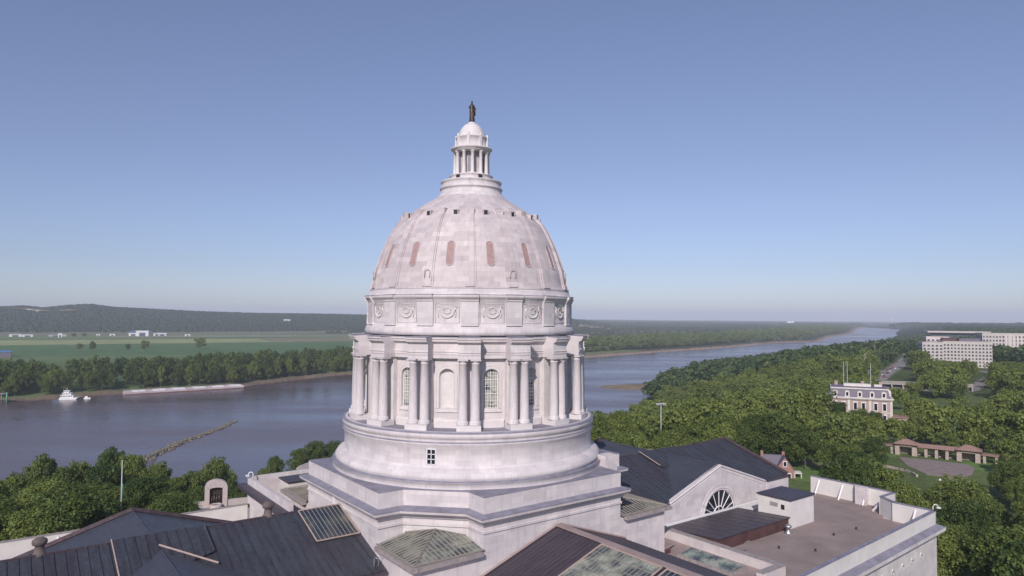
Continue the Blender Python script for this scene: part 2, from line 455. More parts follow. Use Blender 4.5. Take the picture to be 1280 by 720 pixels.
for b in BAYS:
    q = cmb(); R = 13.74
    fw, z0, z1 = 1.45, -1.0, 1.25
    tube_cyl(q, R, b, [(-fw, z0), (-fw/2, z0), (0, z0), (fw/2, z0), (fw, z0), (fw, z1), (fw/2, z1), (0, z1), (-fw/2, z1), (-fw, z1), (-fw, z0)], .035, 4)
    tube_cyl(q, R+.05, b, [(1.0*cos(pi+pi*i/10), .85+1.25*sin(pi+pi*i/10)) for i in range(11)], .08)
    tube_cyl(q, R+.03, b, [(.42*cos(2*pi*i/12), .45+.36*sin(2*pi*i/12)) for i in range(13)], .055, 5)
    for e in (-1, 1):
        tube_cyl(q, R+.03, b, [(e*1.05+.14*cos(2*pi*i/8), .85+.14*sin(2*pi*i/8)) for i in range(9)], .055, 5)
        tube_cyl(q, R+.03, b, [(e*1.08, .7), (e*1.12, .2), (e*1.02, -.35)], .055, 5)
    q.build('swag_relief', M['trim'], CAP)
# dome shell
DP = [(13.42, 3.2), (13.36, 3.6), (13.2, 4.12), (13.05, 4.9), (12.88, 5.64), (12.65, 6.4), (12.39, 7.18), (12.1, 8.0), (11.8, 8.72), (11.5, 9.45), (11.15, 10.16), (10.75, 10.95), (10.26, 11.76), (9.7, 12.4), (9.0, 13.1), (8.37, 13.6), (7.4, 14.28), (6.4, 14.93), (5.4, 15.55), (4.55, 16.05)]
def smooth_prof(P, k=3):
    out = []
    for i in range(len(P)-1):
        p0 = P[max(0, i-1)]; p1 = P[i]; p2 = P[i+1]; p3 = P[min(len(P)-1, i+2)]
        for j in range(k):
            t = j/k
            out.append(tuple(.5*((2*p1[c])+(-p0[c]+p2[c])*t+(2*p0[c]-5*p1[c]+4*p2[c]-p3[c])*t*t+(-p0[c]+3*p1[c]-3*p2[c]+p3[c])*t**3) for c in (0, 1)))
    out.append(P[-1]); return out
DPS = smooth_prof(DP)
def dome_r(z):
    for (r0, z0), (r1, z1) in zip(DPS, DPS[1:]):
        if z0 <= z <= z1: return r0+(r1-r0)*(z-z0)/(z1-z0)
    return DPS[-1][0]
def dome_n(z):
    a = dome_r(max(3.21, z-.2)); b = dome_r(min(16.0, z+.2)); t = (b-a, .4); L = hypot(*t); return (t[1]/L, -t[0]/L)
p = cmb(); p.lathe([(13.55, 3.1), (13.55, 3.35), (13.42, 3.4)]+[q for q in DPS if q[1] > 3.45], 144); p.build('dome_shell', M['dome'], CAP)
for a in PAIRS:
    q = cmb(); zs = [3.3+ (13.15-3.3)*i/30 for i in range(31)]
    rows = []
    for i, z in enumerate(zs):
        t = i/30; hw = .80*(1-t)+.42*t; r = dome_r(z); nr, nz = dome_n(z); off = .24
        ring = []
        for x, o in ((-hw, -.1), (-hw, off*.5), (-hw*.72, off*.5), (-hw*.72, off), (hw*.72, off), (hw*.72, off*.5), (hw, off*.5), (hw, -.1)):
            rr = r+nr*o; zz = z+nz*o
            ring.append((rr*cos(a)-x*sin(a), rr*sin(a)+x*cos(a), zz))
        rows.append(ring)
    v = [w for R_ in rows for w in R_]; f = []
    for i in range(30):
        for k in range(7): f.append((i*8+k, i*8+k+1, (i+1)*8+k+1, (i+1)*8+k))
    f.append(tuple(range(8))); f.append(tuple(reversed([30*8+k for k in range(8)])))
    q.add(v, f)
    # block that ends the rib at the top, little pedestal at its foot
    r = dome_r(13.1)
    q.obox(((r+.15)*cos(a), (r+.15)*sin(a)), (cos(a), sin(a)), (-sin(a), cos(a)), .5, .44, 12.65, 13.4)
    rb = q.build('dome_rib', M['dome'], CAP)
for k, a in enumerate(PAIRS):
    if k % 2 == 1:
        q = cmb(); r = dome_r(5.0)+.44
        m = [(-.34, 4.35), (-.34, 5.1)]+[(.34*cos(pi-pi*i/8), 5.1+.34*sin(pi-pi*i/8)) for i in range(1, 9)]+[(.34, 4.35)]
        q.tube([(r*cos(a)-x*sin(a), r*sin(a)+x*cos(a), z) for x, z in m], .05, 5)
        q.build('hatch_surround', M['dome'], CAP)
for b in BAYS:
    q = cmb(); hw = .47; z0, z1 = 5.85, 8.95; n = 18
    def row(z, o):
        t = (z-z0)/(z1-z0); e = .45/(z1-z0)
        s_ = 1.0
        if t < e: s_ = sqrt(max(0.0, 1-((e-t)/e)**2))
        if t > 1-e: s_ = sqrt(max(0.0, 1-((t-1+e)/e)**2))
        r = dome_r(z); nr, nz = dome_n(z); w = hw*max(.04, s_)
        return [((r+nr*o)*cos(b)-x*sin(b), (r+nr*o)*sin(b)+x*cos(b), z+nz*o) for x in (-w, w)]
    R_ = [row(z0+(z1-z0)*i/n, .035) for i in range(n+1)]
    for i in range(n): q.quad(R_[i][0], R_[i][1], R_[i+1][1], R_[i+1][0])
    bw = q.build('blind_window', M['red_blind'], CAP)
    q = cmb(); out = [row(z0-.06+(z1-z0+.12)*i/n if 0 < i < n else (z0 if i == 0 else z1), .05) for i in range(n+1)]
    q.tube([r_[0] for r_ in out]+[r_[1] for r_ in reversed(out)], .055, 5, closed=True, smooth=False)
    q.build('window_rim', M['dome'], bw)
    q = cmb(); r = dome_r(12.6)
    # hooded vent opening
    ax, ay = (cos(b), sin(b)), (-sin(b), cos(b))
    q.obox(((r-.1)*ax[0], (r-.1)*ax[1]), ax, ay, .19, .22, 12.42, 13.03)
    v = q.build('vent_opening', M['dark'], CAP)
    h = cmb()
    for e in (-1, 1): h.obox(((r-.1)*ax[0]+ay[0]*e*.30, (r-.1)*ax[1]+ay[1]*e*.30), ax, ay, .26, .06, 12.38, 13.08)
    h.obox(((r-.1)*ax[0], (r-.1)*ax[1]), ax, ay, .27, .36, 13.05, 13.14)
    h.build('vent_hood', M['dome'], v)

# lantern
LAN = cmb()
LAN.lathe([(4.75, 15.9), (4.6, 16.25), (4.34, 16.3), (4.34, 16.55), (4.22, 16.6), (4.18, 17.1), (4.34, 17.15), (4.34, 17.3), (4.1, 17.36), (4.06, 18.0), (4.22, 18.1), (4.22, 18.24), (3.7, 18.3), (3.05, 18.32), (2.98, 18.5), (2.9, 18.95), (3.02, 19.0), (3.0, 19.12), (1.5, 19.14)], 64)
lan = LAN.build('lantern', M['round'], CAP)
q = cmb(); q.lathe([(1.55, 19.1), (1.72, 19.15), (1.72, 19.4), (1.62, 19.45), (1.62, 22.3), (1.55, 22.4)], 48); q.build('lantern_core', M['dome'], lan)
for k in range(12):
    a = radians(-135+15)+radians(30)*k
    q = cmb(); c = (2.28*cos(a), 2.28*sin(a))
    q.lathe([(.34, 19.12), (.34, 19.3), (.28, 19.38), (.25, 19.42), (.215, 22.1), (.26, 22.15), (.32, 22.25), (.32, 22.4)], 14, c)
    q.build('lantern_column', M['trim'], lan)
    a += radians(15)
    q = cmb(); q.obox((1.55*cos(a), 1.55*sin(a)), (cos(a), sin(a)), (-sin(a), cos(a)), .10, .2, 19.6, 21.7); q.build('lantern_opening', M['lead'], lan)
q = cmb(); q.lathe([(1.5, 22.36), (2.58, 22.36), (2.6, 22.6), (2.75, 22.7), (2.86, 22.78), (2.86, 22.95), (2.3, 23.02), (2.12, 23.08), (2.12, 24.3), (2.22, 24.36), (2.22, 24.5), (1.95, 24.56)], 64)
q.build('lantern_cornice', M['round'], lan)
q = cmb(); q.lathe([(1.95, 24.5), (1.9, 24.62), (1.84, 24.75), (1.76, 25.1), (1.6, 25.5), (1.38, 25.88), (1.1, 26.2), (.8, 26.42), (.5, 26.55), (.44, 26.6), (.44, 26.72), (0, 26.73)], 48)
q.build('lantern_dome', M['trim'], lan)
for k in range(8):
    a = radians(-135)+radians(45)*k
    q = cmb(); c = (2.2*cos(a), 2.2*sin(a)); q.lathe([(.16, 24.45), (.2, 24.6), (.1, 24.7), (.17, 24.85), (.02, 24.9)], 10, c); q.obox((2.2*cos(a), 2.2*sin(a)), (cos(a), sin(a)), (-sin(a), cos(a)), .12, .17, 23.05, 24.48)
    q.build('lantern_finial', M['trim'], lan)
q = cmb()
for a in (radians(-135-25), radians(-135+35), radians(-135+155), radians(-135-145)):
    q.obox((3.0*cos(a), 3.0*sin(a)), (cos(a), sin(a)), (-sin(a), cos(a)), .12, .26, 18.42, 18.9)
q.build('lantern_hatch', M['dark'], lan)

# small six-pane window in the podium wall
a = radians(-135-3.75+0.3)
w = cmb(); w.obox((16.56*cos(a), 16.56*sin(a)), (cos(a), sin(a)), (-sin(a), cos(a)), .06, .5, -16.95, -15.35)
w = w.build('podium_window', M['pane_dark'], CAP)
q = cmb()
def pw(x0, x1, z0, z1): 
    xm = (x0+x1)/2; q.obox((16.63*cos(a)-xm*sin(a), 16.63*sin(a)+xm*cos(a)), (cos(a), sin(a)), (-sin(a), cos(a)), .05, (x1-x0)/2, z0, z1)
pw(-.56, -.46, -17.0, -15.3); pw(.46, .56, -17.0, -15.3); pw(-.04, .04, -17, -15.3)
for z in (-17.04, -16.47, -15.9, -15.35): pw(-.56, .56, z, z+.08)
q.build('window_frame', M['white'], w)
# ------------------------------------------------------------------ statue on the lantern
ST = empty('statue', (CX, CY, 78+26.72), radians(8))
tag(ST, 'dark bronze draped woman holding a sheaf, standing on top of the lantern dome', 'statue')
q = MB(); q.lathe([(0, 0), (.36, 0), (.36, .14), (.3, .18), (0, .18)], 20); q.build('statue_base', M['bronze'], ST)
me = bpy.data.meshes.new('figure')
# camera side is -y; skeleton root first (pelvis)
V = [(0, 0, 1.62), (0, .02, 1.95), (0, 0, 2.28), (0, .01, 2.52), (0, -.01, 2.64), (0, -.02, 2.86), (0, -.02, 3.08),
     (-.26, 0, 2.42), (-.42, -.02, 2.08), (-.22, -.22, 1.9), (-.12, -.26, 1.9),
     (.26, 0, 2.42), (.38, .04, 2.05), (.34, -.16, 1.78), (.3, -.24, 1.72),
     (-.14, 0, 1.45), (-.16, -.02, .9), (-.15, .03, .35), (-.16, -.12, .24),
     (.15, -.03, 1.45), (.19, -.14, .92), (.17, -.02, .35), (.18, -.18, .24)]
E_ = [(0,1),(1,2),(2,3),(3,4),(4,5),(5,6),(2,7),(7,8),(8,9),(9,10),(2,11),(11,12),(12,13),(13,14),(0,15),(15,16),(16,17),(17,18),(0,19),(19,20),(20,21),(21,22)]
Rr = [.25,.21,.24,.11,.09,.16,.11,.13,.09,.07,.06,.13,.09,.07,.06,.19,.14,.09,.08,.19,.14,.09,.08]
me.from_pydata(V, E_, []); me.materials.append(M['bronze'])
fg = bpy.data.objects.new('figure', me); C.objects.link(fg); fg.parent = ST
md = fg.modifiers.new('skin', 'SKIN')
for i, r in enumerate(Rr): me.skin_vertices[0].data[i].radius = (r, r*.9)
me.skin_vertices[0].data[0].use_root = True
ss = fg.modifiers.new('sub', 'SUBSURF'); ss.levels = 2; ss.render_levels = 2
q = MB(); n = 28; prof = [(.36, .2), (.33, .5), (.29, 1.0), (.30, 1.4), (.31, 1.7), (.24, 1.95), (.27, 2.2), (.2, 2.45)]
v = []; f = []
for r, z in prof:
    for i in range(n):
        a = 2*pi*i/n; rr = r*(1+.10*sin(a*9+z*1.5)*(1 if z < 1.9 else .3)); v.append((rr*1.05*cos(a)+.03*(z < 1), rr*.85*sin(a), z))
for k in range(len(prof)-1):
    for i in range(n): f.append((k*n+i, k*n+(i+1) % n, (k+1)*n+(i+1) % n, (k+1)*n+i))
q.add(v, f, True); q.build('robe', M['bronze'], ST)
q = MB()
for k in range(9):
    a = 2*pi*k/9; q.tube([(.42+.05*cos(a), -.05+.05*sin(a), .95), (.40+.05*cos(a), -.1+.05*sin(a), 1.6), (.42+.12*cos(a), -.08+.12*sin(a), 2.05)], .045, 5)
q.build('grain_sheaf', M['bronze'], ST)
# ------------------------------------------------------------------ CAPITOL: pedestal, roofs, wings (local u, v, h)
D, W_, RT = 18.55, 10.33, 3.0
def cross(o):
    d, w, r = D+o, W_+o, RT
    P = [(-d, -w), (-d+r, -w), (-w, -d+r), (-w, -d)]
    out = []
    for k in range(4):
        c, s = [(1, 0), (0, 1), (-1, 0), (0, -1)][k]
        out += [(x*c-y*s, x*s+y*c) for x, y in P]
    return out
p = cmb(); p.loft([(cross(0), -21.28), (cross(0), -19.44)], top=True)
p.build('pedestal_tier', M['flat'], CAP)
p = cmb(); p.loft([(cross(-.02), -28.5), (cross(-.02), -23.35), (cross(.12), -23.3), (cross(.12), -23.05), (cross(0), -23.0), (cross(0), -22.55), (cross(.2), -22.45), (cross(.25), -22.2), (cross(.55), -22.05), (cross(.85), -21.8), (cross(.92), -21.45), (cross(-.05), -21.24)])
p.build('pedestal_wall', M['flat'], CAP)
p = cmb(); p.loft([(cross(.94), -21.50), (cross(.95), -21.43), (cross(.02), -21.215)])
p.loft([(cross(.03), -19.50), (cross(.03), -19.425), (cross(-3.0), -19.40)], top=False)
p.build('pedestal_flashing', M['lead'], CAP)
# full-square masonry below the notches
for su, sv in ((-1, -1), (1, -1), (1, 1), (-1, 1)):
    p = cmb(); x0, x1 = sorted((su*9, su*(D-.03))); y0, y1 = sorted((sv*9, sv*(D-.03)))
    p.box(x0, x1, y0, y1, -31.5, -25.15)
    p.build('corner_block', M['flat'], CAP)
p = cmb(); 
p.box(10.6, 12.7, -15.6, -14.0, -21.2, -18.05)
p.build('parapet_block', M['flat'], CAP)
# corner skylights in the notches
def corner_skylight(su, sv):
    o = D+.62; i = W_+.35
    def T(u, v, h): return (u*-su if False else u*(-1)*su, v*(-1)*sv, h)
    A = (-o, -i-.1); B = (-o, -o); Cc = (-i-.1, -o)
    cm_ = cmb()
    # curb frame
    for P, Q in ((A, B), (B, Cc)):
        dx, dy = Q[0]-P[0], Q[1]-P[1]; L = hypot(dx, dy); ax = (dx/L, dy/L)
        c = ((P[0]+Q[0])/2, (P[1]+Q[1])/2)
        inw = .42 
        nx, ny = (1, 0) if abs(ax[1]) > .5 else (0, 1)
        c = (c[0]+nx*inw/2, c[1]+ny*inw/2)
        ext = .0
        if abs(ax[1]) > .5: bx = (c[0]-.28, c[0]+.35, P[1] if P[1] > Q[1] else Q[1], min(P[1], Q[1])-.07)
        else: bx = (min(P[0], Q[0])+.62, max(P[0], Q[0]), c[1]-.28, c[1]+.35)
        x0, x1 = sorted(bx[:2]); y0, y1 = sorted(bx[2:])
        xs = sorted((-su*x0, -su*x1)); ys = sorted((-sv*y0, -sv*y1))
        cm_.box(xs[0], xs[1], ys[0], ys[1], -25.35, -24.93)
    sk = cm_.build('corner_skylight', M['curb'], CAP)
    uo = -o+.4; ap = -12.9; z0, z1 = -24.9, -23.75
    def hz(u): return z0+(z1-z0)*(u-uo)/(ap-uo)
    def end(v): return v if v < ap else -25.8-v
    vb = -10.45
    def L3(a, b, swap, dz=0.0): return T(b, a, hz(a)+dz) if swap else T(a, b, hz(a)+dz)
    g = cmb(); b = cmb()
    for swap in (False, True):
        g.quad(*[L3(a, c_, swap) for a, c_ in ((uo, uo), (uo, vb), (end(vb), vb), (ap, ap))])
        n = 15
        for k in range(1, n):
            v = uo+(vb-uo)*k/n
            b.tube([L3(uo, v, swap, .05), L3(end(v), v, swap, .05)], .085, 4, smooth=False)
        for f_ in (.33, .66):
            uu = uo+(ap-uo)*f_
            b.tube([L3(uu, uu, swap, .04), L3(uu, min(vb, -25.8-uu), swap, .04)], .04, 4, smooth=False)
        b.tube([L3(uo, uo, swap, .05), L3(uo, vb, swap, .05)], .12, 4, smooth=False)
        b.tube([L3(ap, ap, swap, .05), L3(end(vb), vb, swap, .05)], .12, 4, smooth=False)
    b.tube([L3(uo, uo, False, .06), L3(ap, ap, False, .06)], .13, 4, smooth=False)
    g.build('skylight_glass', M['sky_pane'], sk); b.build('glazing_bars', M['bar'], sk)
for su, sv in ((-1, -1), (1, -1), (-1, 1)): corner_skylight(su, sv)

# ---- pitched roofs. A panel: ridge line R0-R1, eave line E0-E1, seams run ridge to eave
def panel(mb, R0, R1, E0, E1, step=.9, t=.12, w=.045, hh=.10, seams=True):
    mb.slab([R0, R1, E1, E0], t)
    if not seams: return
    a, b, c, d = [np.array(x, float) for x in (R0, R1, E1, E0)]
    nrm = np.cross(b-a, d-a); nrm /= np.linalg.norm(nrm)
    if nrm[2] < 0: nrm = -nrm
    L = max(np.linalg.norm(b-a), np.linalg.norm(c-d)); n = max(2, int(L/step)); al = (c-d)/max(1e-6, np.linalg.norm(c-d))
    for i in range(n+1):
        p0 = a+(b-a)*i/n; p1 = d+(c-d)*i/n
        v = []
        for q in (p0, p1):
            for s1, s2 in ((-1, 0), (1, 0), (1, 1), (-1, 1)): v.append(tuple(q+al*w*s1+nrm*(hh*s2-.01)))
        mb.add(v, [(0,1,2,3),(7,6,5,4),(0,4,5,1),(1,5,6,2),(2,6,7,3),(3,7,4,0)])
RH, EH, VE = -22.93, -27.05, 12.5
for s in (-1, 1):       # west / east wing, ridge along u
    mb = cmb()
    for sv in (-1, 1):
        panel(mb, (s*18.4, 0, RH), (s*57.3, 0, RH), (s*18.4, sv*VE, EH), (s*57.3, sv*VE, EH))
    rf = mb.build('wing_roof', M['roof'], CAP)
    e = cmb()
    e.box(*sorted((s*18.6, s*57.5)), -.14, .14, RH-.05, RH+.09)
    for sv in (-1, 1):
        e.tube([(s*57.4, 0, RH+.1), (s*57.4, sv*VE, EH+.1)], .32, 4, smooth=False)
    e.build('ridge_capping', M['copper_edge'], rf)
    # raised strip of roofing where the cross roof meets
    e = cmb()
    for sv in (-1,):
        k = (RH-EH)/VE
        panel(e, (s*33.9, -.05, RH+.28), (s*42.5, -.05, RH+.28), (s*33.9, sv*4.6, RH+.28-4.6*k), (s*42.5, sv*7.6, RH+.28-7.6*k), step=.95)
    e.build('raised_roof_strip', M['roof'], rf)
    for u0, vv in (((42.5, 7.6), (33.9, 4.6)) if s < 0 else ((33.9, 4.6),)):
        e = cmb(); e.tube([(s*u0, 0, RH+.34), (s*u0, -vv, RH+.34-vv*k)], .09, 4, smooth=False)
        e.build('roof_batten', M['roof'] if (s < 0 and u0 < 40) else M['batten'] , rf)
XH, XE, XU = -23.3, -27.3, 11.5
for s in (-1, 1):       # cross roofs, ridge along v at u = 38.2
    XH = -23.25 if s > 0 else -23.65
    u0 = s*38.6
    mb = cmb()
    for su in (-1, 1):
        for v0, v1 in ((-12.4 if s > 0 else -15.4, -1.8), (1.8, 14.2)):
            panel(mb, (u0, v0, XH), (u0, v1, XH), (u0+su*XU, v0, XE), (u0+su*XU, v1, XE), step=.6, w=.02, hh=.03)
    rf = mb.build('cross_roof', M['roof_smooth'], CAP)
    e = cmb()
    e.box(u0-.12, u0+.12, -12.3 if s > 0 else -15.3, -1.9, XH-.05, XH+.07); e.box(u0-.12, u0+.12, 1.9, 14.2, XH-.05, XH+.07)
    e.build('ridge_capping', M['roof_smooth'], rf)
    for su in (-1, 1):
        for vq, rq in ((14.2, .34), (-12.2 if s > 0 else -15.2, .18)):
            e = cmb(); e.tube([(u0, vq, XH+.09), (u0+su*XU, vq, XE+.09)], rq, 4, smooth=False)
            e.build('verge_capping', M['copper_edge'], rf)
    e = cmb(); kk = (XH-XE)/XU; 
    for su in (1,):
        # valley flashing: where cross roof meets wing roof
        v_at = lambda d: (RH-(XH-kk*d))/((RH-EH)/VE)
        d_ = 3.0 if s > 0 else 4.6; zo = .12 if s > 0 else .34; e.tube([(u0, -v_at(0), XH+zo), (u0+su*d_, -v_at(d_), XH-kk*d_+zo)], .12, 4, smooth=False)
    e.build('valley_flashing', M['batten'], rf)

# ---- gable walls with fan windows (both sides of both wings)
def gable_wall(uc, v, sgn):
    GW = 12.2; base = -31.4; ap = -23.1; ev = -27.15; cz = -31.0; R = 3.95
    w = cmb(); n = 28
    def rake(x): return ap-(ap-ev)*abs(x)/GW
    xs = [-GW, -8, -R]+[-R*cos(pi*i/n) for i in range(1, n)]+[R, 8, GW]
    xs = sorted(set(round(x, 4) for x in xs+[0]))
    th = .55
    for a, b in zip(xs, xs[1:]):
        def lo(x): return cz+sqrt(max(0, R*R-x*x)) if abs(x) <= R+1e-6 else base
        inside = abs((a+b)/2) < R
        la, lb = (lo(a), lo(b)) if inside else (base, base)
        w.quad((uc+a, v, la), (uc+b, v, lb), (uc+b, v, rake(b)), (uc+a, v, rake(a)))
        w.quad((uc+a, v, rake(a)), (uc+b, v, rake(b)), (uc+b, v-sgn*th, rake(b)), (uc+a, v-sgn*th, rake(a)))
        w.quad((uc+a, v-sgn*th, rake(a)), (uc+b, v-sgn*th, rake(b)), (uc+b, v-sgn*th, -28), (uc+a, v-sgn*th, -28))
        if inside:
            w.quad((uc+a, v, la), (uc+b, v, lb), (uc+b, v-sgn*.4, lb), (uc+a, v-sgn*.4, la))
            w.quad((uc+a, v, base), (uc+b, v, base), (uc+b, v, cz), (uc+a, v, cz))
    for e in (-1, 1): w.quad((uc+e*GW, v, base), (uc+e*GW, v, ev), (uc+e*GW, v-sgn*th, ev), (uc+e*GW, v-sgn*th, base))
    g = w.build('gable_wall', M['flat'], CAP, fixn=False)
    m = cmb()
    # raking cornice and window architrave
    for e in (-1, 1):
        for dz, pr in ((-.22, .18), (-.75, .08)):
            q = [(uc, v+sgn*pr/2, ap+dz), (uc+e*GW, v+sgn*pr/2, ev+dz)]
            m.tube(q, .11 if dz > -.5 else .04, 4, smooth=False)
    m.tube([(uc+(R+.35)*cos(pi*i/24), v+sgn*.06, cz+(R+.35)*sin(pi*i/24)) for i in range(25)], .07, 5)
    m.tube([(uc+(R+.95)*cos(pi*i/24), v+sgn*.02, cz+(R+.95)*sin(pi*i/24)) for i in range(25)], .05, 5)
    m.build('gable_moulding', M['trim'], g)
    f = cmb(); n = 24
    f.add([(uc, v-sgn*.35, cz)]+[(uc+R*cos(pi*i/n), v-sgn*.35, cz+R*sin(pi*i/n)) for i in range(n+1)], [(0, i+1, i+2) for i in range(n)])
    fw = f.build('fan_window', M['pane_dark'], CAP)
    b = cmb()
    for i in range(1, 8):
        a = pi*i/8; b.tube([(uc+1.35*cos(a), v-sgn*.27, cz+1.35*sin(a)), (uc+R*cos(a), v-sgn*.27, cz+R*sin(a))], .075, 4, smooth=False)
    b.tube([(uc+1.4*cos(pi*i/16), v-sgn*.27, cz+1.4*sin(pi*i/16)) for i in range(17)], .10, 4, smooth=False)
    b.tube([(uc+(R-.06)*cos(pi*i/24), v-sgn*.27, cz+(R-.06)*sin(pi*i/24)) for i in range(25)], .07, 4, smooth=False)
    for i in range(1, 4):
        a = pi*i/4; b.tube([(uc, v-sgn*.27, cz), (uc+1.35*cos(a), v-sgn*.27, cz+1.35*sin(a))], .05, 4, smooth=False)
    b.build('window_frame', M['white'], fw)
gable_wall(38.6, -12.55, -1); gable_wall(-38.6, -15.6, -1)
# plain north gables
p = cmb()
for s in (-1, 1):
    u0 = s*38.6
    p.add([(u0-12, 14.3, -31.4), (u0+12, 14.3, -31.4), (u0+12, 14.3, -27.7), (u0, 14.3, -23.95), (u0-12, 14.3, -27.7)], [(0, 1, 2, 3, 4)])
p.build('north_gable', M['flat'], CAP)

# ---- building mass: wing body, south and north blocks
p = cmb()
p.box(-57.3, 57.3, -11.9, 12.4, -50, -27.25)
for s in (-1, 1):
    p.add([(s*57.3, -12.5, -27.3), (s*57.3, 12.5, -27.3), (s*57.3, 0, -23.1)], [(0, 1, 2)])
p.build('wing_walls', M['flat'], CAP)
for s in (-1, 1):
    for a, b in ((18.6, 26.3), (50.9, 57.2)):
        p = cmb(); x0, x1 = sorted((s*a, s*b)); p.box(x0, x1, -12.9, -12.2, -27.45, -27.1)
        p.build('eaves_gutter', M['roof_brown'], CAP)
for s in (-1, 1):
    for a_, b_, zt_ in ((18.6, 26.3, -27.5), (50.9, 57.4, -27.3)):
        p = cmb(); x0, x1 = sorted((s*a_, s*b_)); p.box(x0, x1, -12.72, -12.52, -31.4, zt_); p.build('eaves_wall', M['flat'], CAP)

# flat-roofed blocks in the four corners: outline in |u|, |v|
OUT = [(24.2, 12.4), (65.5, 12.4), (65.5, 26.8), (61.0, 26.8), (59.2, 29.4), (59.2, 35.2), (24.2, 35.2)]
def T4(poly, su, sv): 
    q = [(x*su, y*sv) for x, y in poly]
    return q if su*sv > 0 else q[::-1]
for su in (1, -1):
    for sv in (-1, 1):
        NV = 35.2 if sv < 0 else 27.6
        def VV(y, x=59.2): return y if y < 20 else NV-(35.2-y)+((59.2-x)*.057 if sv < 0 and y > 33 and x < 59.2 else 0)
        def T4(poly, su, sv):
            q = [(x*su, VV(y, x)*sv) for x, y in poly]
            return q if su*sv > 0 else q[::-1]
        b = cmb(); b.prism(T4(OUT, su, sv), -50, -31.6)
        bl = b.build('flat_roof_block', M['flat'], CAP)
        d = cmb(); d.prism(T4([(24.5, 12.5), (65.1, 12.5), (65.1, 27.2), (58.9, 27.2), (58.9, 34.9), (24.5, 34.9)], su, sv), -31.58, -31.3)
        d.build('roof_deck', M['deck'], bl)
        # parapet: walls along the outline
        w = cmb(); cpg = cmb()
        segs = [((65.5, 12.4), (65.5, 26.8)), ((65.5, 26.8), (60.7, 26.8)), ((61.0, 26.8), (59.2, 29.6)), ((59.2, 29.2), (59.2, 35.2)), ((59.2, 35.2), (12.0 if sv < 0 else 21.4, 35.2))]
        for (a0, b0), (a1, b1) in segs:
            dx, dy = a1-a0, b1-b0; L = hypot(dx, dy); nx, ny = dy/L, -dx/L     # inward
            if nx*(40-a0)+ny*(20-b0) < 0: nx, ny = -nx, -ny
            q = [(a0, b0), (a1, b1), (a1+nx*.45, b1+ny*.45), (a0+nx*.45, b0+ny*.45)]
            w.prism(T4(q, su, sv), -31.65, -28.52)
            q2 = [(x-nx*e, y-ny*e) for (x, y), e in zip(q, (.05, .05, -.05, -.05))]
            cpg.prism(T4(q2, su, sv), -28.52, -28.42)
        pw_ = w.build('parapet', M['parapet'], bl)
        cpg.build('parapet_coping', M['lead'] if sv < 0 and su > 0 else M['curb'], bl)
        # cornice ledge outside
        c = cmb(); XS = 12.0 if sv < 0 else 24.2; pr = [(XS, 35.2), (XS, 36.15), (60.1, 36.15), (60.1, 28.9), (59.2, 28.9), (59.2, 35.2)]
        c.prism(T4(pr, su, sv), -31.25, -30.75); c.prism(T4([(XS, 35.2), (XS, 35.65), (59.65, 35.65), (59.65, 29.1), (59.2, 29.1), (59.2, 35.2)], su, sv), -31.75, -31.24)
        c.build('main_cornice', M['flat'], bl)
        c = cmb(); 
        v = []
        for (x, y, z) in ((XS, 35.22, -30.35), (59.22, 35.22, -30.35), (60.12, 36.17, -30.745), (XS, 36.17, -30.745)): v.append((x*su, VV(y, x)*sv, z))
        c.quad(*v)
        c.quad(*[(x*su, VV(y, x)*sv, z) for x, y, z in ((59.22, 35.22, -30.35), (59.22, 29.0, -30.35), (60.12, 29.0, -30.745), (60.12, 36.17, -30.745))])
        c.build('cornice_flashing', M['lead'], bl)
        # raking struts behind the parapet
        for (uu, vv, du, dv) in ((65.05, 14.0, -1, 0), (65.05, 18.2, -1, 0), (65.05, 22.3, -1, 0), (65.05, 25.6, -1, 0), (62.0, 26.5, -.3, -1), (58.8, 32.5, -1, 0), (52, 34.75, 0, -1), (45, 34.75, 0, -1), (38, 34.75, 0, -1), (31, 34.75, 0, -1)):
            if sv < 0 and dv == -1 and uu < 59: continue
            t = cmb(); t.tube([(su*uu, sv*VV(vv), -28.9), (su*(uu+du*1.6), sv*(VV(vv)+dv*1.6), -31.25)], .17, 4, smooth=False)
            t.build('parapet_strut', M['white'], bl)
# carved roundels on the frieze below the SE cornice
for uu in (46.5, 49.8, 43.2, 39.9, 53.1):
    vq = -35.22-(59.2-uu)*.057
    t = cmb(); t.tube([(uu+.34*cos(2*pi*i/12), vq, -33.6+.34*sin(2*pi*i/12)) for i in range(12)], .08, 5, closed=True)
    t.tube([(uu-.1, vq, -33.4), (uu+.12, vq, -33.7), (uu-.05, vq, -33.85)], .07, 5)
    t.build('frieze_roundel', M['trim'], CAP)
# protruding parapet box on the east wall
p = cmb(); p.prism([(65.0, -20.2), (63.9, -20.9), (63.9, -22.6), (65.0, -22.6)][::-1], -31.3, -28.40)
p.build('parapet_box', M['flat'], CAP)

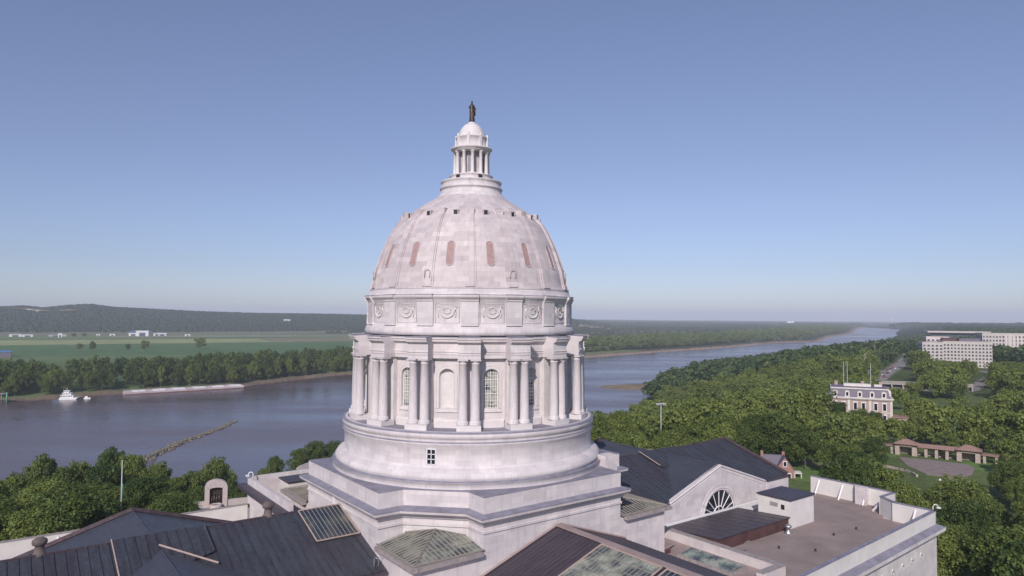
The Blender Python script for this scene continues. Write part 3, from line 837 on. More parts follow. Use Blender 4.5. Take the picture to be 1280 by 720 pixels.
# low wall round the SE deck, penthouse shed, stair box
p = cmb(); p.box(24.2, 24.9, -31.0, -12.7, -31.4, -30.1); p.box(20.2, 24.9, -31.9, -31.0, -31.4, -30.1); p.box(20.2, 20.8, -34.7, -31.9, -31.6, -30.1)
lw = p.build('low_parapet', M['flat'], CAP)
p = cmb(); p.box(24.12, 24.98, -31.02, -12.7, -30.1, -30.02); p.box(20.12, 24.98, -31.98, -31.02, -30.1, -30.03); p.build('parapet_coping', M['curb'], lw)
p = cmb(); p.add([(25.1, -22.0, -31.3), (42.0, -22.0, -31.3), (42.0, -22.0, -29.66), (25.1, -22.0, -29.66), (25.1, -13.2, -31.3), (42, -13.2, -31.3), (42, -13.2, -30.3), (25.1, -13.2, -30.3)],
    [(0, 1, 2, 3), (0, 3, 7, 4), (1, 5, 6, 2)])
sh = p.build('rooftop_shed', M['redface'], CAP)
p = cmb(); panel(p, (25.0, -13.1, -30.2), (42.1, -13.1, -30.2), (25.0, -22.2, -29.56), (42.1, -22.2, -29.56), step=1.9, w=.03, hh=.04, t=.1)
p.build('shed_roof', M['roof_brown'], sh)
p = cmb(); p.box(25.0, 50.5, -13.15, -12.75, -31.3, -30.0); p.build('wall_base_kerb', M['white'], CAP)
p = cmb(); p.box(42.1, 48.6, -22.2, -16.9, -31.3, -27.2)
bx = p.build('stair_box', M['parapet'], CAP)
p = cmb(); p.box(41.9, 48.8, -22.4, -16.7, -27.2, -27.03); p.build('stair_box_roof', M['roof_brown'], bx)
p = cmb(); p.box(42.05, 42.11, -20.2, -18.9, -28.5, -27.9); p.build('louvre', M['curb'], bx)
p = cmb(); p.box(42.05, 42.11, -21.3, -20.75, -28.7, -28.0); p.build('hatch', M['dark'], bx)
p = cmb(); p.lathe([(.5, -31.3), (.55, -31.1), (.3, -30.95), (.3, -30.4), (.48, -30.35), (.5, -30.15), (.2, -29.95), (0, -29.93)], 20, (39.9, -23.2)); p.build('roof_vent', M['steel'], CAP)
for (x, y) in ((44.5, -27.5), (52.0, -20.0), (50, -28), (36, -29.5), (33, -26)):
    p = cmb(); p.lathe([(.14, -31.3), (.14, -30.95), (0, -30.93)], 10, (x, y)); p.build('vent_pipe', M['dark'], CAP)
# gooseneck lights
def gooseneck(u, v, h, du, dv):
    p = cmb(); p.tube([(u, v, h), (u, v, h+.45)]+[(u+du*(.5-.5*cos(pi*i/8)), v+dv*(.5-.5*cos(pi*i/8)), h+.45+.4*sin(pi*i/8)) for i in range(1, 8)]+[(u+du*1.1, v+dv*1.1, h+.42)], .075, 6)
    p.box(u+du*1.2-.22, u+du*1.2+.22, v+dv*1.2-.22, v+dv*1.2+.22, h+.25, h+.45)
    p.build('floodlight', M['white'], CAP)
gooseneck(58.9, -34.9, -28.42, .7, -.4)
gooseneck(-20.9, 26.4, -24.5, -.6, .3)
# south wing
p = cmb()
for su in (-1, 1):
    panel(p, (0, -18.5, -24.06), (0, -46, -24.06), (su*11, -18.5, -27.75), (su*11, -46, -27.75), step=.62, w=.02, hh=.035)
sr = p.build('south_wing_roof', M['roof_brown'], CAP)
p = cmb(); p.box(-.5, .5, -46, -18.6, -24.1, -23.98); p.tube([(-.2, -18.75, -24.0), (-11, -18.75, -27.65)], .14, 4, smooth=False); p.tube([(.2, -18.75, -24.0), (11, -18.75, -27.65)], .14, 4, smooth=False)
p.build('ridge_capping', M['deck2'], sr)
p = cmb(); p.box(-11, 11, -46, -18.5, -50, -27.8); p.add([(-11, -46, -27.8), (11, -46, -27.8), (0, -46, -24.2)], [(0, 1, 2)]); p.build('south_wing_walls', M['flat'], CAP)
p = cmb(); p.box(-24.2, -11, -45, -18.4, -50, -31.35); p.box(11, 24.2, -35.15, -12.6, -50, -31.35); p.box(-24.2, -18.5, -18.5, -12.5, -50, -31.35); p.build('south_block', M['deck2'], CAP)
def slope_skylight(name, u0, u1, v0, v1, hfun, along, glassmat, nx, ny, off=.16):
    """glazed panel lying on a slope; hfun(u,v) gives the roof level"""
    q = [(u0, v0), (u1, v0), (u1, v1), (u0, v1)]
    P = [(a, b, hfun(a, b)+off) for a, b in q]
    g = cmb(); g.slab(P, .1); sk = g.build(name, glassmat, CAP)
    b = cmb()
    def at(s_, t_): u = u0+(u1-u0)*s_; v = v0+(v1-v0)*t_; return (u, v, hfun(u, v)+off+.03)
    for i in range(1, nx): b.tube([at(i/nx, 0), at(i/nx, 1)], .045, 4, smooth=False)
    for i in range(1, ny): b.tube([at(0, i/ny), at(1, i/ny)], .045, 4, smooth=False)
    b.build('glazing_bars', M['bar'], sk)
    b = cmb()
    for e in ((0, 0, 1, 0), (1, 0, 1, 1), (1, 1, 0, 1), (0, 1, 0, 0)): b.tube([at(*e[:2]), at(*e[2:])], .10, 4, smooth=False)
    b.build('skylight_kerb', M['batten'], sk)
sw = lambda u, v: -24.06-(27.75-24.06)/11*abs(u)
slope_skylight('ridge_skylight', -.7, -10.2, -26.4, -34.6, sw, 0, M['sky_pane'], 8, 16)
slope_skylight('ridge_skylight', -.7, -10.2, -35.2, -44.5, sw, 0, M['sky_pane_dark'], 8, 16)
ww = lambda u, v: RH-(RH-EH)/VE*abs(v)
slope_skylight('wing_skylight', -23.7, -18.75, -.25, -6.1, ww, 0, M['sky_pane_dark'], 10, 1)
# small skylight on the low roof east of the south wing
p = cmb(); p.box(19.2, 22.9, -28.2, -20.0, -31.4, -30.95); sk = p.build('low_skylight', M['curb'], CAP)
p = cmb(); panel(p, (21.9, -20.3, -30.55), (21.9, -27.9, -30.55), (19.5, -20.3, -30.93), (19.5, -27.9, -30.93), step=.55, w=.09, hh=.08, t=.05); p.build('skylight_glass', M['sky_pane'], sk)
p = cmb(); p.add([(13.2, -14.6, -31.3), (19.5, -14.3, -31.3), (22.4, -17.2, -30.9), (19.2, -18.2, -30.9), (15, -17.5, -30.5)], [(0, 1, 2, 4), (2, 3, 4)]); p.build('sheet_metal_saddle', M['deck2'], CAP)
p = cmb(); p.box(17.6, 19.9, -18.4, -18.2, -31.3, -30.75); p.build('saddle_face', M['redface'], CAP)
# ventilators on the west wing ridge
for u in (-48.4, -27.0):
    p = cmb(); c = (u, .35); z = RH
    p.lathe([(.58, z-.6), (.58, z+.05), (.46, z+.15), (.40, z+.7), (.38, z+.8), (.58, z+.9), (.66, z+1.12), (.6, z+1.35), (.38, z+1.5), (.1, z+1.56), (0, z+1.56)], 20, c)
    p.build('ridge_ventilator', M['vent'], CAP)
# handrail hoops, little vent pipes
for (u, v, h) in ((-19.6, -11.6, -27.0), (25.6, -25.8, -30.2)):
    p = cmb()
    for d in (0, .5): p.tube([(u+d, v, h), (u+d, v, h+1.1), (u+d+.1, v-.15, h+1.25), (u+d+.25, v-.3, h+1.1)], .045, 5)
    p.build('ladder_hoop', M['lamp'], CAP)
p = cmb(); p.box(-18.9, -18.6, 1.2, 1.5, -24.0, -22.1); p.build('downpipe_box', M['white'], CAP)
# north central block
p = cmb(); p.box(-21, 21, 12.4, 27.4, -50, -28.2)
nb = p.build('north_block', M['flat'], CAP)
p = cmb()
p.box(-21.3, -20.8, 9.5, 27.7, -28.3, -24.5); p.box(20.8, 21.3, 12.4, 27.7, -28.3, -24.5); p.box(-20.8, 20.8, 27.2, 27.7, -28.3, -24.5)
p.build('parapet', M['flat'], nb)
p = cmb(); p.box(-22.6, -21.3, 6.5, 28.6, -26.1, -25.6); p.build('north_cornice', M['roof_brown'], nb)
p = cmb(); p.box(-20.8, 20.8, 12.5, 27.2, -28.2, -27.6); p.build('roof_deck', M['deck2'], nb)
p = cmb(); p.box(-17.6, -11.5, 20.5, 24.2, -27.6, -24.6); b2 = p.build('roof_box', M['cream'], nb)
p = cmb(); p.box(-17.8, -11.3, 20.3, 24.4, -24.6, -24.42); p.build('roof_box_top', M['roof_brown'], b2)
p = cmb(); p.box(-18.9, -17.7, 17.0, 18.4, -27.6, -25.2); p.build('white_unit', M['white'], nb)
# curved attic over the river portico
p = cmb(); n = 14
for i in range(n):
    a0, a1 = pi*i/n, pi*(i+1)/n
    q = [(-6+7*-cos(a0), 30.5, -25.0+1.2*sin(a0)), (-6+7*-cos(a1), 30.5, -25.0+1.2*sin(a1))]
    p.quad(q[0], q[1], (q[1][0], 27.8, q[1][2]), (q[0][0], 27.8, q[0][2])); p.quad((q[0][0], 27.8, -26.5), (q[1][0], 27.8, -26.5), (q[1][0], 27.8, q[1][2]), (q[0][0], 27.8, q[0][2]))
p.build('curved_attic', M['curb'], nb)
p = cmb(); p.box(-12, 12, 27.4, 33, -50, -28.6); p.build('river_portico', M['flat'], CAP)
# ------------------------------------------------------------------ TERRAIN
FAR = [(-1500, 100), (-900, 260), (-620, 470), (-438.9, 594.4), (-416.7, 612.2), (-393.7, 641), (-368.0, 664.4), (-281.4, 728.2), (-278.1, 753.2), (-221.1, 871.0), (-60, 1060), (133.9, 1262.5), (299.4, 1455.5), (522.5, 1697.8), (777.5, 2029.2), (983.1, 2187.9), (1207.3, 2625.5), (1638.8, 3312.7), (2050, 4100), (2400.9, 4796.0), (2780, 5420)]
NEAR = [(-1500, -250), (-900, 80), (-500, 215), (-258.7, 285), (-152.3, 292), (-112, 322), (-70, 362), (0, 405), (52, 470), (86, 515), (110, 600), (138, 690), (172, 790), (232, 900), (262, 960), (378, 1050), (508, 1150), (724, 1416), (1046, 1926), (1674, 3000), (2370, 4200), (2680, 4780)]
def interp_poly(P): return np.array(P, float)
RIV = np.vstack([interp_poly(FAR), interp_poly(NEAR)[::-1]])
def seg_dist(P, X, Y):
    d = np.full(X.shape, 1e9)
    for (x0, y0), (x1, y1) in zip(P, P[1:]):
        dx, dy = x1-x0, y1-y0; L2 = dx*dx+dy*dy
        t = np.clip(((X-x0)*dx+(Y-y0)*dy)/L2, 0, 1)
        d = np.minimum(d, np.hypot(X-x0-t*dx, Y-y0-t*dy))
    return d
def in_poly(P, X, Y):
    c = np.zeros(X.shape, bool); n = len(P)
    for i in range(n):
        x0, y0 = P[i]; x1, y1 = P[(i+1) % n]
        if y0 == y1: continue
        m = ((y0 > Y) != (y1 > Y)) & (X < (x1-x0)*(Y-y0)/(y1-y0)+x0)
        c ^= m
    return c
def vnoise(X, Y, s, seed=0):
    """cheap smooth value noise"""
    x = X/s; y = Y/s; xi = np.floor(x).astype(np.int64); yi = np.floor(y).astype(np.int64); fx = x-xi; fy = y-yi
    fx = fx*fx*(3-2*fx); fy = fy*fy*(3-2*fy)
    def h(a, b):
        n = (a*374761393+b*668265263+seed*1442695041) & 0x7fffffff; n = (n ^ (n >> 13))*1274126177 & 0x7fffffff
        return ((n ^ (n >> 16)) & 0xffff)/65535.
    return (h(xi, yi)*(1-fx)+h(xi+1, yi)*fx)*(1-fy)+(h(xi, yi+1)*(1-fx)+h(xi+1, yi+1)*fx)*fy
def sstep(t): t = np.clip(t, 0, 1); return t*t*(3-2*t)
SKY_PX = np.array([-200, 0, 30, 55, 85, 100, 115, 140, 200, 250, 320, 400, 450, 560, 700, 760, 820, 900, 1000, 1100, 1200, 1280, 1500], float)
SKY_Y  = np.array([386, 385.5, 384, 386.5, 383.5, 382.5, 382, 385.5, 388.5, 391, 393, 394, 395, 397.5, 399.5, 401.3, 401.5, 401.5, 401.5, 402, 402.5, 403, 403], float)
AZ = np.arctan((SKY_PX-640)/860.4); EL = (393.4+(SKY_PX-640)*.0065-SKY_Y)/860.4*np.cos(AZ)
def height(X, Y):
    X = np.asarray(X, float); Y = np.asarray(Y, float)
    r = np.hypot(X, Y); az = np.arctan2(X, Y)
    inr = in_poly(RIV, X, Y); dn = seg_dist(NEAR, X, Y); df = seg_dist(FAR, X, Y)
    south = (~inr) & (dn < df)
    zs = 1.0+29.0*sstep(dn/205)+np.clip((dn-500)/1500, 0, 1)*12+3*vnoise(X, Y, 60, 3)-1.5
    dcap = np.hypot(X-CX, Y-CY)
    k = sstep((dcap-108)/30); zs = zs*k+28.0*(1-k)
    k = sstep((np.hypot((X-142), (Y-240))-45)/40); zs = zs*k+29.6*(1-k)
    zn = .8+np.clip(df*.12, 0, 3.6)+.6*vnoise(X, Y, 90, 5)
    el = np.interp(az, AZ, EL)
    # hills on the north side behind the plain
    ramp = sstep((r-2650)/1500); hz = 78+el*r*1.0+0.0
    top = 4200.; hill = (78+el*top+top*top/(2*RE))
    hill = np.maximum(hill, 4)
    side = sstep((.16-az)/.1) 
    zn = zn+(hill-4)*ramp*side*np.where(r > top, np.clip(1-(r-top)/9000, .25, 1), 1)*(1+.0*az)
    zn = zn+np.where(side*ramp > .05, 10*(vnoise(X, Y, 260, 7)-.5)*ramp*side*(r < 4000), 0)
    far = np.clip((r-3500)/9000, 0, 1)
    zn = zn+18*far*vnoise(X, Y, 900, 9)*(1-side); zs = zs+14*far*vnoise(X, Y, 900, 12)
    z = np.where(inr, -2.2, np.where(south, zs, zn))
    z = np.where((~inr) & (np.minimum(dn, df) < 3), np.minimum(z, .5), z)
    return z-r*r/(2*RE)
def hz1(x, y): return float(height(np.array([x]), np.array([y]))[0])
FIELDS = [
 ([(-1775.2, 2187.8), (-1703.5, 2296.2), (-656.3, 2833.7), (-614.7, 2654.1), (-1560.9, 2104.3), (-1633.1, 2012.9)], (.17, .165, .115)),
 ([(-1246.2, 2150.7), (-908.7, 2306.7), (-545.6, 2356.4), (-524.0, 2263.6), (-999.6, 2104.3), (-1174.1, 2026.5)], (.24, .23, .17)),
 ([(-1370.6, 1690.0), (-1300.5, 1753.8), (-741.9, 2001.8), (-467.1, 2018.1), (-439.1, 1897.4), (-649.4, 1752.8), (-1115.1, 1504.3), (-1181.4, 1457.1)], (.28, .31, .14)),
 ([(-1181.4, 1457.1), (-1115.1, 1504.3), (-640.6, 1729.0), (-426.3, 1842.3), (-303.1, 1311.1), (-822.8, 1110.8), (-849.9, 1049.3)], (.085, .160, .060)),
 ([(-730.3, 1970.7), (-482.5, 2084.6), (-439.1, 1897.4), (-623.0, 1793.7)], (.22, .19, .13)),
 ([(358.6, 3847.1), (649.6, 3723.4), (638.0, 3428.8), (302.5, 3244.8)], (.25, .20, .15)),
 ([(541.3, 2450.8), (1003.7, 2700.5), (950.6, 2557.7), (515.2, 2333.0)], (.13, .20, .08)),
 ([(187.1, 1606.6), (336.2, 1807.3), (309.8, 1665.3), (170.0, 1459.4)], (.10, .16, .06))]
ROADS = [([(225, 505), (255, 530), (288.6, 545), (349.2, 634), (416.7, 736), (475.6, 825), (560, 980)], 12, (.27, .25, .255)),
         ([(190, 500), (266.6, 464.9), (290.0, 447.1), (308.0, 462.4), (412.2, 587.9), (430, 640)], 8, (.26, .24, .24)),
         ([(110, 330), (172, 262), (215, 210), (240, 160)], 7, (.06, .058, .075)),
         ([(118, 222), (100, 228), (92, 250)], 3, (.26, .19, .15))]
def cover(X, Y):
    inr = in_poly(RIV, X, Y); dn = seg_dist(NEAR, X, Y); df = seg_dist(FAR, X, Y); r = np.hypot(X, Y)
    south = dn < df
    n1 = vnoise(X, Y, 40, 21)[:, None]; n2 = vnoise(X, Y, 420, 22)[:, None]
    gs = np.array([.060, .085, .030])*(1-n1)+np.array([.090, .118, .042])*n1
    gn = np.array([.095, .155, .060])*(1-n2)+np.array([.165, .210, .09])*n2
    col = np.where(south[:, None], gs, gn)
    az = np.arctan2(X, Y)
    woods = ((r > 2650) & (az < .1)) | ((r > 1500) & (az > .05))
    dark = np.array([.030, .046, .024])*(1-n1)+np.array([.052, .070, .033])*n1
    col = np.where((south & (r < 520) & (X > 60))[:, None], gs*1.45, col)
    col = np.where(woods[:, None], dark, col)
    for P, c in FIELDS: col = np.where(in_poly(P, X, Y)[:, None], np.array(c)*(.88+.24*n1), col)
    # lawns round the mansion and garden
    lawn = (np.hypot(X-192, Y-287) < 24) | (np.hypot(X-128, Y-252) < 12) | (np.hypot(X-160, Y-225) < 12) | (np.hypot(X-98, Y-215) < 16)
    col = np.where(lawn[:, None], np.array([.13, .21, .065]), col)
    for P, w, c in ROADS: col = np.where((seg_dist(P, X, Y) < w/2)[:, None], np.array(c), col)
    mud = (~inr) & (~south) & (df < 9+11*vnoise(X, Y, 50, 31)+np.where(X > 40, 8, 0))
    col = np.where(mud[:, None], np.array([.20, .155, .115])*(.7+.5*n1), col)
    beach = (~inr) & (~south) & (df < 10) & (X > 100)
    col = np.where(beach[:, None], np.array([.36, .27, .22]), col)
    col = np.where(inr[:, None], np.array([.12, .09, .07]), col)
    return col
def polar(r0, r1, nr, az):
    rr = r0*(r1/r0)**(np.arange(nr)/(nr-1)); A, R = np.meshgrid(az, rr)
    X = (R*np.sin(A)).ravel(); Y = (R*np.cos(A)).ravel(); na = len(az)
    i, j = np.meshgrid(np.arange(nr-1), np.arange(na), indexing='ij'); j2 = (j+1) % na
    F = np.stack([i*na+j, (i+1)*na+j, (i+1)*na+j2, i*na+j2], -1).reshape(-1, 4)[:, ::-1]
    return X, Y, F, rr
azf = np.radians(np.concatenate([np.arange(-46, 46, .17), np.arange(46, 314, 4.0)]))
X, Y, F, rr = polar(60, 30000, 640, azf)
Zg = height(X, Y)
# flat disc under the camera
V = np.stack([X, Y, Zg], 1); na = len(azf)
V = np.vstack([V, [[0, 0, 28.0]]]); cen = len(V)-1
cov = cover(X, Y); cov = np.vstack([cov, cov[:1]]); cov = np.hstack([cov, np.ones((len(cov), 1))])
# fill the centre with quads that share the hub
hub = np.array([[cen, j, (j+1) % na, (j+1) % na] for j in range(na)])
t = NT('ground_cover'); at = t.n('ShaderNodeAttribute', _attribute_name='cover'); tc = t.n('ShaderNodeTexCoord')
f1 = t.noise(tc.outputs['Object'], .35, 5, .65); f2 = t.noise(tc.outputs['Object'], .035, 5, .6)
c = t.mix(1.0, at.outputs['Color'], t.ramp(f1, [(.3, (.72, .74, .72)), (.7, (1.25, 1.22, 1.2))]), 'MULTIPLY')
c = t.mix(1.0, c, t.ramp(f2, [(.3, (.84, .86, .84)), (.7, (1.12, 1.1, 1.12))]), 'MULTIPLY')
t.principled(c, .95, t.bump(f1, .5, .6), spec=.15); M['ground'] = t.m
g = npmesh('ground', V, F, M['ground'], attr={'cover': ('FLOAT_COLOR', cov)}, smooth=True)
tag(g, kind='structure')
hubm = MB(); 
hubm.add([(0, 0, 28.0)]+[(60*sin(a), 60*cos(a), float(Zg[j])) for j, a in enumerate(azf)], [(0, j+1, (j+1) % na+1) for j in range(na)])
tag(hubm.build('lawn', M['leaf_far'], fixn=True), kind='structure')
# river
t = NT('river_water'); tc = t.n('ShaderNodeTexCoord')
mp = t.n('ShaderNodeMapping'); mp.inputs['Rotation'].default_value = (0, 0, radians(-38)); mp.inputs['Scale'].default_value = (.35, 1.0, 1); t.l(tc.outputs['Object'], mp.inputs[0])
w1 = t.noise(mp.outputs[0], .25, 6, .62); w2 = t.noise(mp.outputs[0], .012, 4, .55)
col = t.ramp(w2, [(.35, (.080, .060, .070)), (.6, (.118, .088, .098))])
t.principled(col, t.ramp(w2, [(.38, (.17,)*3), (.62, (.34,)*3)]), t.bump(w1, .22, .5), spec=.5); M['water'] = t.m
azw = np.radians(np.arange(-90, 90, 1.0)); Xw, Yw, Fw, _ = polar(60, 9000, 160, azw)
Fw = Fw[[k for k in range(len(Fw)) if max(Fw[k] % len(azw))-min(Fw[k] % len(azw)) < 5]]
Vw = np.stack([Xw, Yw, -(Xw**2+Yw**2)/(2*RE)], 1)
tag(npmesh('river', Vw, Fw, M['water'], smooth=True), kind='structure')
# sandbar and rock dike
b = MB(); n = 28; v = [(134, 757, 1.9)]
for i in range(n):
    a = 2*pi*i/n; ra, rb = 46*(1+.12*sin(3*a)), 42*(1+.15*cos(2*a+1)); x, y = ra*cos(a), rb*sin(a); th = radians(52)
    v.append((134+x*cos(th)-y*sin(th)*.9, 757+x*sin(th)*.9+y*cos(th), -.5))
b.add(v, [(0, i+1, (i+1) % n+1) for i in range(n)]); tag(b.build('sandbar', M['sand']), kind='structure')
def rock_mb(mb, c, r):
    import bmesh
    t_ = (1+5**.5)/2
    base = [(-1,t_,0),(1,t_,0),(-1,-t_,0),(1,-t_,0),(0,-1,t_),(0,1,t_),(0,-1,-t_),(0,1,-t_),(t_,0,-1),(t_,0,1),(-t_,0,-1),(-t_,0,1)]
    fc = [(0,11,5),(0,5,1),(0,1,7),(0,7,10),(0,10,11),(1,5,9),(5,11,4),(11,10,2),(10,7,6),(7,1,8),(3,9,4),(3,4,2),(3,2,6),(3,6,8),(3,8,9),(4,9,5),(2,4,11),(6,2,10),(8,6,7),(9,8,1)]
    mb.add([(c[0]+x*r*.55*random.uniform(.7, 1.3), c[1]+y*r*.55*random.uniform(.7, 1.3), c[2]+z*r*.4*random.uniform(.7, 1.2)) for x, y, z in base], fc)
DIKE = [(-192.9, 366), (-195.2, 386.2), (-197.8, 414.7), (-197.0, 439.2), (-196.0, 466.8), (-199, 500)]
b = MB()
for (x0, y0), (x1, y1) in zip(DIKE, DIKE[1:]):
    L = hypot(x1-x0, y1-y0)
    for k in range(int(L*(2.8 if y0 < 440 else 3.2))):
        t_ = random.random(); fr = (y0+(y1-y0)*t_-366)/160; w = 4.2-3.0*fr
        rock_mb(b, (x0+(x1-x0)*t_+random.gauss(0, w*.5), y0+(y1-y0)*t_, random.uniform(-.1, .7-.5*fr)), random.uniform(.5, 1.3-.5*fr))
b.tube([(x_, y_, -.5) for x_, y_ in DIKE], 1.9, 6, r2=.9, smooth=False)
tag(b.build('rock_dike', M['rock'], fixn=False), 'long low dike of brown rubble rock running out into the river', 'dike')
# ------------------------------------------------------------------ TREES
def crown_arrays(rng, nl, per, leaf, rad=.42, bottom=.14):
    """leaf clusters on limbs that fork upwards and outwards; unit tree height 1"""
    lobes = []
    shape = rng.uniform(.35, .75); lean = rng.normal(size=2)*.03; top = rng.uniform(.88, 1.0)
    for k in range(nl):
        f = (k+rng.random())/nl; z = bottom+.08+(top-bottom-.16)*f**.85
        prof = max(.12, sin(pi*min(1, max(0.0, (z-bottom+.10)/(top+.10-bottom)))))**shape
        a = k*2.4+rng.normal()*.5; rr = rad*prof*rng.uniform(.25, .92)
        big = rng.uniform(.085, .165)*(1.0 if nl > 12 else 1.5)
        lobes.append((rr*cos(a)+lean[0]*z, rr*sin(a)+lean[1]*z, z, big))
        if nl > 14:      # twigs of smaller clumps round each limb end
            for q in range(2):
                d = rng.normal(size=3); d /= np.linalg.norm(d); s_ = big*rng.uniform(.75, 1.15)
                lobes.append((rr*cos(a)+d[0]*s_, rr*sin(a)+d[1]*s_, z+abs(d[2])*s_*.7, big*rng.uniform(.35, .6)))
    lobes.append((lean[0], lean[1], .5, .17)); lobes.append((lean[0], lean[1], top-.12, .09))
    Vs = []; tint = []
    for x, y, z, r in lobes:
        n = max(6, int(per*(r/.18)**2*1.15))
        d = rng.normal(size=(n, 3)); d[:, 2] += .2; d /= np.linalg.norm(d, axis=1)[:, None]
        ax = np.array([rng.uniform(.85, 1.35), rng.uniform(.85, 1.35), rng.uniform(.6, .95)])
        bumps = 1+.22*np.sin(d[:, :1]*7+rng.random()*6)*np.sin(d[:, 1:2]*6+rng.random()*6)
        p = np.array([x, y, z])+d*r*bumps*(1-.5*rng.random((n, 1))**2.2)*ax
        p += .012*rng.normal(size=p.shape)
        nrm = d*.8+.55*rng.normal(size=d.shape)+np.array([0, 0, .25]); nrm /= np.linalg.norm(nrm, axis=1)[:, None]
        ref = rng.normal(size=d.shape); t1 = np.cross(nrm, ref); t1 /= np.linalg.norm(t1, axis=1)[:, None]; t2 = np.cross(nrm, t1)
        s = leaf*(.45+.95*rng.random((n, 1)))
        q = np.stack([p-t1*s-t2*s*.45, p+t1*s*.3-t2*s*.7, p+t1*s+t2*s*.4, p-t1*s*.25+t2*s*.75], 1)
        Vs.append(q.reshape(-1, 3)); tint.append(np.repeat(np.clip(.5+.6*(rng.random()-.5)+.5*(rng.random(n)-.5), 0, 1), 4))
    V = np.vstack(Vs); V[:, 2] = np.maximum(V[:, 2], .05); F = np.arange(len(V)).reshape(-1, 4)
    return V, F, np.concatenate(tint)
def make_proto(seed, nl, per, leaf, rad):
    V, F, t = crown_arrays(np.random.default_rng(seed), nl, per, leaf, rad)
    me = bpy.data.meshes.new('crown')
    me.vertices.add(len(V)); me.vertices.foreach_set('co', V.astype(np.float32).ravel())
    me.loops.add(F.size); me.loops.foreach_set('vertex_index', F.astype(np.int32).ravel())
    me.polygons.add(len(F)); me.polygons.foreach_set('loop_start', np.arange(0, F.size, 4, dtype=np.int32)); me.update(calc_edges=True)
    a = me.attributes.new('tint', 'FLOAT', 'POINT'); a.data.foreach_set('value', t.astype(np.float32))
    me.materials.append(M['leaf']); return me
HI = [make_proto(100+i, 24+3*i, 520, .0155, (.50, .46, .54, .42, .38, .50)[i]) for i in range(6)]
MID = [make_proto(200+i, 20, 330, .0195, (.46, .42, .50, .38)[i]) for i in range(4)]
def trunk_mesh(seed):
    r = random.Random(seed); q = MB()
    pts = [(0, 0, -.03), (.005, 0, .1), (.015, .01, .3), (.0, .02, .55)]
    q.tube(pts, .026, 7, r2=.010)
    for k in range(6):
        a = 2*pi*k/6+r.random(); z = .18+.06*k; L = .2+.08*r.random()
        q.tube([(0, .01, z), (L*.5*cos(a), L*.5*sin(a), z+.09), (L*cos(a), L*sin(a), z+.2)], .010, 5, r2=.003)
    me = bpy.data.meshes.new('trunk'); me.from_pydata(q.v, [], q.f); me.materials.append(M['bark']); me.update(); return me
TRUNKS = [trunk_mesh(i) for i in range(3)]
def tree(x, y, H, Wd, hi=True, label=None, group=None, rng=random, z=None):
    r = empty('broadleaf_tree', (x, y, hz1(x, y) if z is None else z), rng.random()*6.28)
    tag(r, label, 'tree', group)
    P = HI if hi else MID
    for nm, me in (('crown', rng.choice(P)), ('trunk', rng.choice(TRUNKS))):
        o = bpy.data.objects.new(nm, me); C.objects.link(o); o.parent = r
        s = Wd/(.84) if nm == 'crown' else Wd/.84; o.scale = (s, s, H)
    return r
def merged_trees(name, XY, Z, Hs, Ws, lods, mat, rng):
    Vs = []; Fs = []; Ts = []; off = 0
    for i in range(len(XY)):
        V, F, T = lods[rng.integers(len(lods))]; a = rng.random()*6.283; s = Ws[i]/.84
        ca, sa = cos(a)*s, sin(a)*s
        W_3 = np.empty_like(V); W_3[:, 0] = V[:, 0]*ca-V[:, 1]*sa+XY[i, 0]; W_3[:, 1] = V[:, 0]*sa+V[:, 1]*ca+XY[i, 1]; W_3[:, 2] = V[:, 2]*Hs[i]+Z[i]
        Vs.append(W_3); Fs.append(F+off); Ts.append(np.clip(T*.5+rng.random()*.9-.2, 0, 1)); off += len(V)
    return npmesh(name, np.vstack(Vs), np.vstack(Fs), mat, attr={'tint': ('FLOAT', np.concatenate(Ts))})

# camera model only for picking which repeats show largest
def px_of(x, y, z):
    p, ro = radians(2.221), radians(.372); h = z-78
    yc = y*cos(p)+h*sin(p); zc = -y*sin(p)+h*cos(p)
    if yc <= 1: return (-999, -999)
    u, v = x/yc, zc/yc; U = u*cos(ro)+v*sin(ro); W = -u*sin(ro)+v*cos(ro)
    return 640+860.4*U, 360-860.4*W
R2 = random.Random(5)
def scatter(xr, yr, step, jit=.42):
    out = []
    y = yr[0]
    while y < yr[1]:
        x = xr[0]
        while x < xr[1]:
            out.append((x+R2.uniform(-jit, jit)*step, y+R2.uniform(-jit, jit)*step)); x += step
        y += step
    return out
LT = [(-143.5, 200, 31.8), (-128.8, 170, 36.8), (-156.7, 235, 31.9), (-127.5, 200, 35.4), (-109.4, 180, 34.5), (-129.3, 225, 33.5), (-117.4, 215, 36.0), (-111.1, 215, 33.1), (-112.6, 165, 35.3), (-101.7, 160, 34.8), (-95.3, 160, 33.9), (-106.5, 150, 34.9), (-96.3, 175, 33.8), (-92.5, 160, 32.1), (-95.4, 185, 30.3), (-104.7, 215, 26.2), (-112.3, 240, 22.4), (-96.1, 225, 32.9), (-89.4, 200, 28.8), (-90.9, 230, 22.8), (-98.1, 290, 19.4), (-94.4, 270, 18.8), (-100.3, 330, 14.8), (-95.6, 340, 16.0), (-89.0, 345, 16.3), (-84.3, 350, 14.3), (-90.2, 190, 26.9), (-87.9, 240, 21.0), (-97.6, 140, 33.0), (-93.5, 150, 32.4), (-86.1, 175, 27.9), (-88.8, 165, 32.6), (-132.1, 180, 30.3), (-128.7, 195, 33.1), (-83.4, 260, 20.1), (-81.7, 210, 24.0), (-104.2, 230, 25.3), (-136.5, 220, 32.4), (-117.1, 200, 34.3), (-105.5, 200, 32.1), (-99.6, 150, 34.9)]
TREES_L = []
